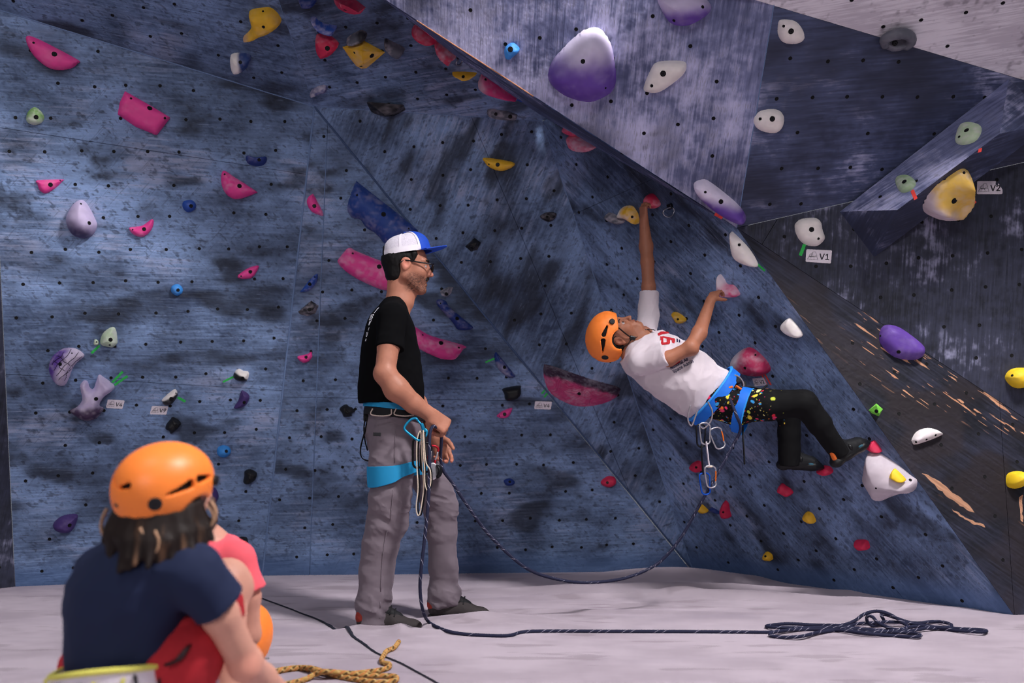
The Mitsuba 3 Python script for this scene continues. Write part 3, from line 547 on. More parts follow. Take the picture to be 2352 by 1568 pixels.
h(PB1, 'navy', 'faint blue and white sliver at the crease of the upper panels', '712,214 721,201 741,192 753,194 750,207 738,211 715,219', .05, .03, '', .6)
# front overhang
h(PE1, 'purple', 'huge purple dome with a white chalked top on the front overhang', '1260,163 1277,128 1328,77 1353,64 1379,66 1402,97 1414,158 1412,199 1389,219 1353,230 1302,217 1266,189', .17, .15, '1339,141,.010 1391,202,.004', .1, grad=((.1, 1), (222, 212, 236), .36, .84))
h(PE1, 'purple', 'purple volume cut by the top of the picture', '1508,-6 1527,-20 1588,-25 1631,8 1626,31 1588,54 1557,57 1532,43', .11, .09, '1614,16,.007 1548,47,.007', .1, grad=((0, 1), (196, 184, 214), .3, .75))
h(PE1, 'white', 'large white blob right of the purple dome', '1478,202 1493,163 1511,142 1567,140 1577,153 1567,173 1527,204 1506,212 1486,210', .055, .05, '1523,169,.013 1497,197,.007', .2)
h(PE1, 'sky', 'bright blue knob left of the purple dome', '1159,112 1165,103 1179,98 1193,110 1190,121 1179,130 1171,136 1162,133 1159,123', .05, .03, '1172,113,.012', .05, rough=.02)
h(PE1, 'purple', 'long purple capsule at the lower tip of the front overhang', '1593,423 1608,413 1629,416 1690,464 1713,495 1708,510 1690,510 1644,485 1603,449', .07, .045, '1656,463,.011 1620,441,.006', .2, grad=((.35, 1), (224, 214, 236), .38, .72))
h(PE2, 'white', 'white nose-shaped hold, uppermost on the dark overhang', '1787,56 1794,45 1825,48 1842,66 1845,87 1828,99 1799,97 1787,79', .055, .045, '1817,72,.012 1800,60,.006', .2)
h(PE2, 'white', 'white rounded hold with two holes at the middle of the dark overhang', '1731,276 1746,255 1782,251 1799,265 1794,291 1774,304 1741,296', .055, .045, '1774,273,.012 1746,273,.007', .2)
h(PF, 'white', 'big white hold above the V1 tag', '1825,521 1827,513 1837,504 1850,501 1868,500 1879,504 1886,513 1888,526 1894,546 1889,556 1878,564 1865,565 1850,562 1837,552 1828,536', .05, .045, '1864,527,.012 1880,548,.006', .2)
h(PF, 'purple', 'purple half-moon on the dark right wall', '2017,790 2019,760 2035,746 2065,752 2110,785 2122,803 2113,822 2085,828 2045,820', .08, .06, '2064,808,.009 2022,771,.005', .1)
h(PF, 'lemon', 'yellow button cut by the right edge of the picture', '2308,868 2318,850 2340,844 2365,848 2372,870 2350,890 2325,888', .08, .05, '2325,862,.006', .05)
h(PG, 'lemon', 'yellow ball low on the dark right wall', '2310,1102 2314,1088 2329,1082 2345,1086 2350,1102 2346,1117 2331,1122 2314,1117', .09, .05, '', .05)
h(PG, 'white', 'white crescent-shaped edge on the chipped panel', '2094,1008 2105,991 2126,983 2147,987 2162,997 2159,1001 2132,1012 2102,1021 2095,1016', .05, .03, '2104,1015,.005 2128,1009,.005 2149,999,.005', .5)
facets(PG, 'lime', 'small bright green pyramid on the chipped panel', '1995,942 2013,926 2028,939 2019,956 2002,949', '2013,930,.045 2019,949,.04', 0, '2013,944,.009')
# grey handle on the edge to the white panel
key = thing('climbing_hold', 'grey jug with a handle hole at the edge of the white panel', 'climbing hold')
q = [hit(x, y, PE2) + PE2['n'] * z for x, y, z in ((2030, 102, .02), (2023, 85, .045), (2038, 72, .065), (2058, 68, .07), (2078, 76, .06), (2084, 92, .04), (2074, 106, .02))]
P = spline(np.array(q), .008); ms = tube(P, .027 - .006 * np.abs(np.linspace(-1, 1, len(P))), 14)[0]
part(key, 'handle', mikit.ply(ms, 'hold_resin', smooth=True, color=colours(np.array(ms.vertices), np.array(ms.vertices)[:, :2], 'grey', .1)))
Q, z, tri, P2 = dome(loc(np.array([hit(x, y, PE2) for x, y in px('2022,98 2035,88 2052,92 2076,88 2088,96 2072,112 2047,117 2028,108')]), PE2), .05, .035)
V = wor(Q, PE2, z); part(key, 'base', mikit.ply(tm(V, tri), 'hold_resin', smooth=True, color=colours(V, P2, 'grey', .1)))
bolt(key, hit(2056, 99, {**PE2, 'o': PE2['o'] + PE2['n'] * .052}), PE2['n'], .012)

# the wooden volume on the right wall: a long wedge
T1, T2, T3, T4 = hit(1929, 486, PF), hit(2008, 590, PF), hit(2317, 182, PE2), hit(2385, 345, PF)
K1, K2 = at(2061, 482, T2[1] - .30), at(2296, 307, T2[1] - .62)
vol = thing('wall_volume', 'long wedge-shaped plywood volume with a pale upper face', 'climbing volume')
def vface(pts, bsdf, nm, inner):
    """one face of the volume as a board: its inner edges pulled towards the point 'inner' so that neighbours meet in a mitre"""
    p = [np.array(q) for q in pts]; pl = plane(p[0], p[1], p[2], grain=.6); v, f, uv = [], [], []; n = len(p)
    top = p; bot = [q + (inner - q) / np.linalg.norm(inner - q) * .03 for q in p]; lq = loc(np.array(p), pl); c_, s_ = math.cos(.6), math.sin(.6); lu = np.stack([lq[:, 0] * c_ + lq[:, 1] * s_, -lq[:, 0] * s_ + lq[:, 1] * c_], 1)
    quads = [list(range(n))] + [[i, (i + 1) % n, n + (i + 1) % n, n + i] for i in range(n)]; allp, allu = np.vstack([top, bot]), np.vstack([lu, lu])
    for q in quads:
        for i in range(1, len(q) - 1): f.append([len(v), len(v) + 1, len(v) + 2]); v += [allp[q[0]], allp[q[i]], allp[q[i + 1]]]; uv += [allu[q[0]], allu[q[i]], allu[q[i + 1]]]
    part(vol, nm, mikit.ply(tm(v, f), bsdf, uv=np.array(uv))); return pl, Polygon(lq)
VC = (T1 + T2 + T3 + T4 + K1 + K2) / 6
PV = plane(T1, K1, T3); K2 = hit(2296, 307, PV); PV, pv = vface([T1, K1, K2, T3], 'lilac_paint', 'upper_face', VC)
vface([T1, T2, K1], 'slate_paint', 'end_face', VC); PV2 = plane(T2, K1, K2); T4 = hit(2420, 281, PV2)
PV2, pv2 = vface([T2, T4, K2, K1], 'slate_paint', 'lower_face', VC); vface([K2, T4, T3], 'slate_paint', 'end_face', VC)
holes(vol, pv, PV, .2, .3, skip=.1, seed=31); holes(vol, pv2, PV2, .2, .3, seed=33)
h(PV, 'green', 'upper pale green button on the wedge volume', '2195,316 2205,291 2226,282 2251,288 2254,304 2241,324 2215,333 2197,329', .03, .05, '2220,299,.011 2203,314,.006', .5)
h(PV, (150, 176, 138), 'lower pale green button on the wedge volume', '2057,418 2067,406 2088,404 2103,416 2101,429 2085,441 2067,440', .03, .04, '2077,417,.011', .4)

h(PV2, (226, 184, 84), 'large yellow and white faceted hold beside the torn V2 tag', '2123,460 2152,424 2169,412 2202,390 2215,387 2224,395 2224,427 2221,452 2200,483 2179,498 2163,502 2148,500 2122,485', .12, .08, '2192,461,.014 2215,396,.006', .35, grad=((-.2, -1), (206, 190, 196), .62, .8), ridge='2206,402 2204,440 2180,468 2138,462', power=.7, sharp=False)
# steel rings on the edge of the overhang
def ring(label, x, y, pl, r, tilt):
    key = thing('anchor_ring', label, 'anchor ring'); c = hit(x, y, pl) + pl['n'] * .03
    R = rot_to(pl['u'] + tilt * pl['n'], pl['v']); a = np.linspace(0, 2 * np.pi, 28, endpoint=False)
    Pq = c + np.stack([np.cos(a) * r * .75, np.sin(a) * r * (1 + .2 * np.cos(a)), 0 * a], 1) @ R.T
    part(key, 'ring', mikit.ply(tube(Pq, .0042, 8, closed=True)[0], 'steel', smooth=True))
    part(key, 'hanger', mikit.ply(placed(rbox(.03, .03, .02), hit(x, y, pl) + pl['n'] * .008 + pl['v'] * r * .8, np.stack([pl['u'], pl['v'], pl['n']], 1)), 'dark_steel'))
ring('steel anchor ring on the overhang right of the climber\'s raised hand', 1544, 484, PD, .033, .5)
ring('steel anchor ring under the edge of the front overhang', 1057, 134, PB2, .024, .8)

# grade tags and tape
mat('tag_paper', (222, 212, 220), .5); mat('tag_ink', (28, 26, 36), .6); mat('tape_green', (46, 176, 78), .6); mat('tape_red', (236, 74, 66), .6)
def tag(text, label, pl, pts, torn=False):
    key = thing('grade_tag', label, 'grade tag'); q = loc(np.array([hit(x, y, pl) for x, y in px(pts)]), pl)   # tl, tr, br, bl
    poly = Polygon(q).buffer(-.006).buffer(.006)
    if torn:
        t = loc(np.array([hit(x, y, pl) for x, y in px('2288,413 2286,423 2290,428 2293,421 2303,437 2312,437 2304,410')]), pl); poly = poly.difference(Polygon(t))
        if poly.geom_type != 'Polygon': poly = max(poly.geoms, key=lambda g: g.area)
    m, uv = prism(poly, pl, .0005, .0022); part(key, 'card', mikit.ply(m, 'tag_paper'))
    U, V_ = (q[1] - q[0] + q[2] - q[3]) / 2, (q[0] - q[3] + q[1] - q[2]) / 2; o = q[3]
    W, Hh = np.linalg.norm(U), np.linalg.norm(V_); u, v = U / W, V_ / Hh
    g = lambda a, b: o + U * a + V_ * b
    tx = meshkit.text_mesh(text, Hh * .44, .0006, bold=True); tv = np.array(tx.vertices); wid = tv[:, 0].max() - tv[:, 0].min(); k = min(1, W * .40 / wid)
    p2 = g(.52, .25) + np.outer((tv[:, 0] - tv[:, 0].min()) * k, u) + np.outer(tv[:, 1], v)
    tri = np.asarray(tx.faces)
    if torn:
        from shapely import contains_xy
        c = p2[tri].mean(1); tri = tri[contains_xy(poly, c[:, 0], c[:, 1])]
    part(key, 'lettering', mikit.ply(tm(wor(p2, pl, tv[:, 2] + .0023), tri), 'tag_ink'))
    # the line drawing of a boulder wall
    lines = [[(.06, .22), (.47, .22), (.43, .44), (.28, .40), (.12, .42), (.06, .22)], [(.12, .44), (.14, .58), (.24, .72), (.26, .80), (.36, .80), (.43, .52), (.28, .44), (.12, .44)], [(.24, .72), (.27, .44)], [(.20, .66), (.20, .44)], [(.20, .40), (.20, .30)], [(.30, .40), (.32, .22)]]
    ms = []
    for L in lines:
        s = LineString([g(a, b) for a, b in L]).buffer(.00085 if W > .1 else .0008, cap_style=2, join_style=2); ms.append(prism(s, pl, .0022, .0028)[0])
    part(key, 'wall_emblem', mikit.ply(cat_(ms), 'tag_ink'))
tag('V4', 'white V4 grade tag beside the bone-shaped hold', PL, '248,917 287,919 281,939 243,936')
tag('V9', 'white V9 grade tag above the black lumpy hold', PL, '349,932 387,932 382,952 344,951')
tag('V4', 'white V4 grade tag left of the big pink bowl', PC1, '1229,921 1268,922 1265,940 1227,939')
tag('V1', 'white V1 grade tag on the dark right wall', PF, '1852,572 1911,575 1908,605 1850,601')
tag('V2', 'torn white V2 grade tag at the right of the wedge volume', PF, '2244,416 2303,416 2302,446 2243,446', torn=True)
tag('V2', 'white V2 grade tag behind the climber\'s thigh', PD, '1728,869 1754,866 1763,884 1734,887')
def tape(label, pl, a, b, w, bsdf, dz=.0008):
    key = thing('tape_strip', label, 'tape strip'); p, q = loc(hit(*a, pl), pl), loc(hit(*b, pl), pl)
    n = max(6, int(np.linalg.norm(q - p) / .008)); t = np.linspace(0, 1, n); d = (q - p) / np.linalg.norm(q - p); nn = A3(-d[1], d[0], 0)[:2]
    L = p + np.outer(t, q - p); wob = .0012 * np.sin(t * 17 + len(labels)); z = dz + .0012 * np.abs(np.sin(t * 9 + len(labels)))
    V = np.vstack([wor(L + nn * (w / 2) + np.outer(wob, nn), pl, z), wor(L - nn * (w / 2) + np.outer(wob, nn), pl, z), wor(L + nn * (w / 2), pl, z * 0), wor(L - nn * (w / 2), pl, z * 0)])
    f = []
    for i in range(n - 1):
        for a_, b_ in ((0, n), (2 * n, 0), (n, 3 * n)): f += [[a_ + i, b_ + i, a_ + i + 1], [b_ + i, b_ + i + 1, a_ + i + 1]]
    scene[key] = mikit.ply(tm(V, f), bsdf)
tape('green tape strip below the tiny pale chip', PL, (229, 793), (210, 811), .013, 'tape_green')
tape('upper green tape strip at the tip of the bone-shaped hold', PL, (258, 878), (282, 853), .013, 'tape_green')
tape('lower green tape strip at the tip of the bone-shaped hold', PL, (263, 884), (293, 863), .013, 'tape_green')
tape('green tape strip right of the black and white bean', PL, (408, 912), (426, 922), .014, 'tape_green')
tape('green tape strip left of the white knob', PL, (536, 865), (512, 877), .011, 'tape_green')
tape('green tape strip left of the dark blue blade', PC1, (1136, 823), (1115, 832), .010, 'tape_green')
tape('upper green tape strip left of the pink bowl', PC1, (1257, 890), (1244, 904), .011, 'tape_green')
tape('lower green tape strip left of the pink bowl', PC1, (1261, 898), (1250, 912), .011, 'tape_green')
tape('green tape strip hanging from the white hold above the V1 tag', PF, (1848, 561), (1838, 587), .017, 'tape_green')
tape('green tape strip at the tip of the white fin', PD, (1741, 607), (1757, 622), .012, 'tape_green')
tape('left red tape strip under the long purple capsule', PE1, (1652, 484), (1644, 496), .022, 'tape_red')
tape('right red tape strip under the long purple capsule', PE1, (1662, 488), (1653, 501), .022, 'tape_red')
tape('red tape strip at the lower pale green button', PV, (2095, 437), (2104, 458), .017, 'tape_red')
tape('red tape strip under the upper pale green button', PV, (2252, 341), (2250, 350), .016, 'tape_red')
tape('red tape strip right of the yellow faceted hold', PF, (2222, 447), (2240, 467), .018, 'tape_red')
tape('left red tape strip beside the V2 tag behind the climber', PD, (1750, 860), (1762, 884), .010, 'tape_red')
tape('right red tape strip beside the V2 tag behind the climber', PD, (1757, 859), (1771, 884), .010, 'tape_red')
# ---------------------------------------------------------------- figures: smooth solids on a grid
class Solid:
    """a smooth union of tapered limbs and ellipsoids, meshed as one surface"""
    def __init__(s, res=.005): s.ops, s.res, s.disp = [], res, None
    def cap(s, a, b, ra, rb=None, k=.015, flat=None, op='u'):
        """limb from a to b; flat = (direction, factor): thinner along that direction"""
        s.ops.append(('cap', np.array(a, float), np.array(b, float), ra, ra if rb is None else rb, k, flat, op)); return s
    def chain(s, pts, rs, k=.015, flat=None):
        for i in range(len(pts) - 1): s.cap(pts[i], pts[i + 1], rs[i], rs[i + 1], k, flat)
        return s
    def ell(s, c, R, rad, k=.015, op='u'): s.ops.append(('ell', np.array(c, float), np.array(R, float), np.array(rad, float), None, k, None, op)); return s
    def loft(s, o, ax, U, st, k=.02, op='u'):
        """elliptic sections (t along ax, shift along U, shift along W, half size along U, along W)"""
        ax = np.array(ax, float) / np.linalg.norm(ax); U = np.array(U, float); U = U - ax * (U @ ax); U /= np.linalg.norm(U)
        s.ops.append(('loft', np.array(o, float), np.stack([U, np.cross(ax, U), ax], 1), np.array(st, float), None, k, None, op)); return s
    def cut(s, p, n): s.ops.append(('cut', np.array(p, float), np.array(n, float) / np.linalg.norm(n), None, None, 0, None, 'c')); return s
    def box_of(s, o):
        if o[0] == 'cap': r = max(o[3], o[4]); return np.minimum(o[1], o[2]) - r, np.maximum(o[1], o[2]) + r
        if o[0] == 'ell': e = np.sqrt(((o[2] * o[3]) ** 2).sum(1)); return o[1] - e, o[1] + e
        if o[0] == 'loft':
            st = o[3]; c = o[1] + np.concatenate([[(np.array([t[1] + i * t[3], t[2] + j * t[4], t[0]]) @ o[2].T) for i in (-1, 1) for j in (-1, 1)] for t in st])
            return c.min(0), c.max(0)
    def field(s):
        bs = [s.box_of(o) for o in s.ops if o[7] in 'uf']; lo, hi = np.min([b[0] for b in bs], 0) - .03, np.max([b[1] for b in bs], 0) + .03
        n = np.ceil((hi - lo) / s.res).astype(int) + 1; D = np.full(n, .08, np.float32)
        for o in s.ops:
            if o[7] == 'c':
                ax = [(lo[i] + np.arange(n[i]) * s.res - o[1][i]) * o[2][i] for i in range(3)]
                D = np.maximum(D, (ax[0][:, None, None] + ax[1][None, :, None] + ax[2][None, None, :]).astype(np.float32)); continue
            b = s.box_of(o); m = o[5] + .02
            i0 = np.clip(np.floor((b[0] - m - lo) / s.res).astype(int), 0, n - 1); i1 = np.clip(np.ceil((b[1] + m - lo) / s.res).astype(int) + 1, 1, n)
            sl = tuple(slice(x, y) for x, y in zip(i0, i1))
            P = np.stack(np.meshgrid(*[(lo[i] + np.arange(i0[i], i1[i]) * s.res).astype(np.float32) for i in range(3)], indexing='ij'), -1)
            if o[0] == 'cap':
                a, ab = o[1], o[2] - o[1]; q = P - a.astype(np.float32); L = ab @ ab
                t0 = q @ (ab / max(L, 1e-12)).astype(np.float32); t = np.clip(t0, 0, 1) if o[7] != 'f' else np.clip(t0, 0, 1.2); q = q - t[..., None] * ab.astype(np.float32); r = o[3] + (o[4] - o[3]) * t
                if o[6] is not None:
                    w = np.array(o[6][0], float) / np.linalg.norm(o[6][0]); c = q @ w.astype(np.float32); d0 = np.sqrt((q * q).sum(-1) + (1 / o[6][1] ** 2 - 1) * c * c); d = (d0 - r) * (o[6][1] if o[6][1] < 1 else 1)
                else: d = np.sqrt((q * q).sum(-1)) - r
                if o[7] == 'f': d = np.maximum(d, (t0 - 1) * math.sqrt(L))
            elif o[0] == 'ell':
                q = (P - o[1].astype(np.float32)) @ o[2].astype(np.float32); k0 = np.sqrt(((q / o[3]) ** 2).sum(-1)); k1 = np.sqrt(((q / o[3] ** 2) ** 2).sum(-1)); d = k0 * (k0 - 1) / np.maximum(k1, 1e-6)
            else:
                q = (P - o[1].astype(np.float32)) @ o[2].astype(np.float32); st = o[3]; t = np.clip(q[..., 2], st[0, 0], st[-1, 0])
                c = [np.interp(t, st[:, 0], st[:, j]) for j in (1, 2, 3, 4)]; u, w = (q[..., 0] - c[0]) / c[2], (q[..., 1] - c[1]) / c[3]
                rr = np.sqrt(u * u + w * w); d = (rr - 1) * np.minimum(c[2], c[3]); dz = np.maximum(st[0, 0] - q[..., 2], q[..., 2] - st[-1, 0]); d = np.maximum(d, dz)
            A = D[sl]; k = max(o[5], 1e-4)
            if o[7] in 'uf': h = np.clip(.5 + .5 * (A - d) / k, 0, 1); D[sl] = A * (1 - h) + d * h - k * h * (1 - h)
            else: h = np.clip(.5 - .5 * (A + d) / k, 0, 1); D[sl] = A * (1 - h) - d * h + k * h * (1 - h)
        return D, lo
    def mesh(s):
        D, lo = s.field()
        if s.disp is not None:
            idx = np.argwhere(np.abs(D) < .03); D[tuple(idx.T)] += s.disp(lo + idx * s.res).astype(np.float32)
        for i in range(3):
            a = [slice(None)] * 3; a[i] = 0; D[tuple(a)] = .01; a[i] = -1; D[tuple(a)] = .01
        return nets(D, lo, s.res)
def nets(D, lo, res):
    """surface nets: one vertex per cell that the surface crosses"""
    S = D < 0; n = np.array(D.shape); c = np.zeros(n - 1, np.uint8)
    for d in np.ndindex(2, 2, 2): c += S[d[0]:n[0] - 1 + d[0], d[1]:n[1] - 1 + d[1], d[2]:n[2] - 1 + d[2]]
    cells = np.argwhere((c > 0) & (c < 8)); idn = np.full(n - 1, -1, np.int32); idn[tuple(cells.T)] = np.arange(len(cells))
    acc, cnt = np.zeros((len(cells), 3)), np.zeros(len(cells))
    for ax in range(3):
        for d in np.ndindex(2, 2):
            o = np.insert(np.array(d), ax, 0); e = np.zeros(3, int); e[ax] = 1
            p, q = cells + o, cells + o + e; a, b = D[tuple(p.T)].astype(float), D[tuple(q.T)].astype(float); m = (a < 0) != (b < 0)
            t = np.where(m, a / np.where(m, a - b, 1), 0); acc += np.where(m[:, None], p + t[:, None] * e, 0); cnt += m
    V = lo + acc / cnt[:, None] * res; F = []
    for ax in range(3):
        e = np.zeros(3, int); e[ax] = 1; u, w = [i for i in range(3) if i != ax]
        sh = [slice(None)] * 3; sh[ax] = slice(0, n[ax] - 1); s1 = [slice(None)] * 3; s1[ax] = slice(1, n[ax])
        cr = np.argwhere(S[tuple(sh)] != S[tuple(s1)]); ok = np.ones(len(cr), bool)
        for k in (u, w): ok &= (cr[:, k] > 0) & (cr[:, k] < n[k] - 1)
        cr = cr[ok]; eu, ew = np.zeros(3, int), np.zeros(3, int); eu[u] = ew[w] = 1
        q = [idn[tuple((cr - x).T)] for x in (0 * eu, eu, eu + ew, ew)]
        inside = S[tuple(cr.T)]; flip = inside if ax != 1 else ~inside
        Q = np.stack(q, 1); Q = np.where(flip[:, None], Q, Q[:, ::-1]); F += [Q[:, [0, 1, 2]], Q[:, [0, 2, 3]]]
    return tm(V, np.vstack(F))
def wrinkle(amp, freq, ax=(0, 0, 1), squash=.35, seed=0, warp=1.2):
    """cloth folds: noise stretched across the direction ax"""
    ax = np.array(ax, float) / np.linalg.norm(ax)
    def f(P):
        t = P @ ax; Q = P - np.outer(t, ax) * (1 - 1 / squash); w = meshkit.fbm(P * freq * .6, 2, seed + 3)
        n = meshkit.fbm(Q * freq + warp * w[:, None], 3, seed); return amp * (n - .5) * 2
    return f
def basis(f, u):
    """columns forward, left, up"""
    f = np.array(f, float) / np.linalg.norm(f); u = np.array(u, float); u = u - f * (u @ f); u /= np.linalg.norm(u); return np.stack([f, np.cross(u, f), u], 1)

def head(B, c, R, s=1., jaw=1., nose=1., mouth=0., kid=False):
    """head centred between the ears: R columns forward, left, up"""
    g = lambda x, y, z: np.array(c) + R @ (np.array([x, y, z], float) * s)
    E = lambda p, r, k=.02, op='u': B.ell(g(*p), R, np.array(r, float) * s, k * s, op)
    C = lambda a, b, r0, r1, k=.015, op='u': B.cap(g(*a), g(*b), r0 * s, r1 * s, k * s, op=op)
    E((-.014, 0, .040), (.100, .078, .088)); E((.036, 0, -.018), (.064, .064, .088), .03)
    for y in (-1, 1):
        C((-.004, y * .050, -.050), (.072, y * .018, -.100 * jaw), .021, .019, .025); C((-.006, y * .054, -.01), (-.004, y * .050, -.05), .02, .02, .02); E((.062, y * .036, -.024), (.028, .024, .024), .02)
        C((.086, y * .012, .030), (.074, y * .046, .030), .010, .009, .014)
    E((.085, 0, -.098 * jaw), (.020, .025, .020), .016); C((.088, 0, .030), (.094, 0, .008), .012, .009, .014)
    C((.094, 0, .012), (.114 + .006 * nose, 0, -.026), .0085, .0115 * nose, .010); 
    for y in (-1, 1): E((.108, y * .011, -.030), (.011, .008, .008), .006)
    E((.085, 0, -.058), (.018, .032, .024), .014); C((.101, -.013, -.0555), (.101, .013, -.0555), .0065, .0065, .006); C((.098, -.012, -.069 - mouth), (.098, .012, -.069 - mouth), .0075, .0075, .007)
    if mouth: E((.106, 0, -.0615 - mouth / 2), (.014, .016, .003 + mouth * .5), .003, 's')
    for y in (-1, 1):
        E((.094, y * .032, .008), (.014, .017, .011), .012, 's'); E((.079, y * .032, .006), (.0118, .0118, .0118), .002); C((.086, y * .022, .0145), (.084, y * .042, .0135), .0042, .0036, .004)
        E((-.008, y * .077, .002), (.023, .010, .028), .008); E((-.002, y * .086, .003), (.012, .008, .016), .005, 's'); E((-.010, y * .077, -.022), (.011, .008, .011), .006)
    return g
def hand(B, w, d, nrm, s=1., curl=(.5, .5, .5, .5), thumb=(.5, .5), spread=.06, side=1, k=.004, twist=None):
    """palm from the wrist w along d with back normal nrm; curl per finger in radians per joint (towards the palm); side=+1 puts the thumb on the cross(d, nrm) side"""
    d = np.array(d, float) / np.linalg.norm(d); nrm = np.array(nrm, float); nrm = nrm - d * (nrm @ d); nrm /= np.linalg.norm(nrm); a = np.cross(d, nrm) * side
    w = np.array(w, float); P = lambda x, y, z: w + s * (d * x + a * y + nrm * z)
    for y in (-.027, -.009, .009, .027): B.cap(P(.012, y * .75, 0), P(.080 - abs(y) * .15, y, .002), .014 * s, .0115 * s, .012 * s)
    B.cap(P(-.03, 0, 0), P(.02, 0, 0), .023 * s, .024 * s, .014 * s, (nrm, .78)); tips = []
    for i, (y, L, r) in enumerate(((.027, .074, .0088), (.009, .082, .0090), (-.009, .077, .0086), (-.027, .060, .0076))):
        p = P(.080 - abs(y) * .2, y, .002); ang = 0.; fd = d + a * (spread * y / .027); fd /= np.linalg.norm(fd)
        for j, fr in enumerate((.45, .31, .24)):
            cc = curl[i] if np.isscalar(curl[i]) else curl[i][j]; ang += cc if np.isscalar(cc) else cc[j]
            v = fd * math.cos(ang) - nrm * math.sin(ang); q = p + v * (L * fr * s); B.cap(p, q, r * s * (1 - .06 * j), r * s * (.95 - .07 * j), k); p = q
        tips.append(p)
    t0 = P(.018, .022, -.006); v = d * .62 + a * .72 - nrm * (.25 + thumb[0]); v /= np.linalg.norm(v); t1 = t0 + v * .040 * s; v2 = v + d * .45 - a * thumb[1] - nrm * .25 * thumb[0]; v2 /= np.linalg.norm(v2)
    t2 = t1 + v2 * .032 * s; v3 = v2 + d * .2 - a * thumb[1] * .6; v3 /= np.linalg.norm(v3); t3 = t2 + v3 * .026 * s
    B.cap(t0, t1, .0155 * s, .0115 * s, .010 * s); B.cap(t1, t2, .011 * s, .0098 * s, k); B.cap(t2, t3, .0098 * s, .008 * s, k)
    return tips
def smooth_ply(m, bsdf, color=None): return mikit.ply(m, bsdf, smooth=True, color=color)
def band(c, R, a, b, hgt, thick, n=48, wob=None, t0=0., t1=2 * math.pi):
    """a strap round an ellipse: R columns u, w, axis; hgt(theta) -> (low, high) along the axis; wob(theta) -> factor"""
    closed = t1 - t0 > 6.28; th = np.linspace(t0, t1, n, endpoint=not closed); V = []
    for t in th:
        lo, hi = hgt(t); k = 1 if wob is None else wob(t); e = A3(a * k * math.cos(t), b * k * math.sin(t), 0); o = A3(math.cos(t), math.sin(t), 0) * thick
        V += [e + A3(0, 0, lo), e + o + A3(0, 0, lo + .002), e + o * 1.15 + A3(0, 0, (lo + hi) / 2), e + o + A3(0, 0, hi - .002), e + A3(0, 0, hi)]
    V = np.array(V) @ np.array(R).T + np.array(c); f = []
    for i in range(n if closed else n - 1):
        j = (i + 1) % n
        for q in range(5): p, r_ = i * 5 + q, i * 5 + (q + 1) % 5; p2, r2 = j * 5 + q, j * 5 + (q + 1) % 5; f += [[p, p2, r2], [p, r2, r_]]
    if not closed:
        for e in (0, n - 1):
            q = e * 5; g_ = [[q, q + 1, q + 2], [q, q + 2, q + 3], [q, q + 3, q + 4]]; f += g_ if e == 0 else [x[::-1] for x in g_]
    return tm(V, f)

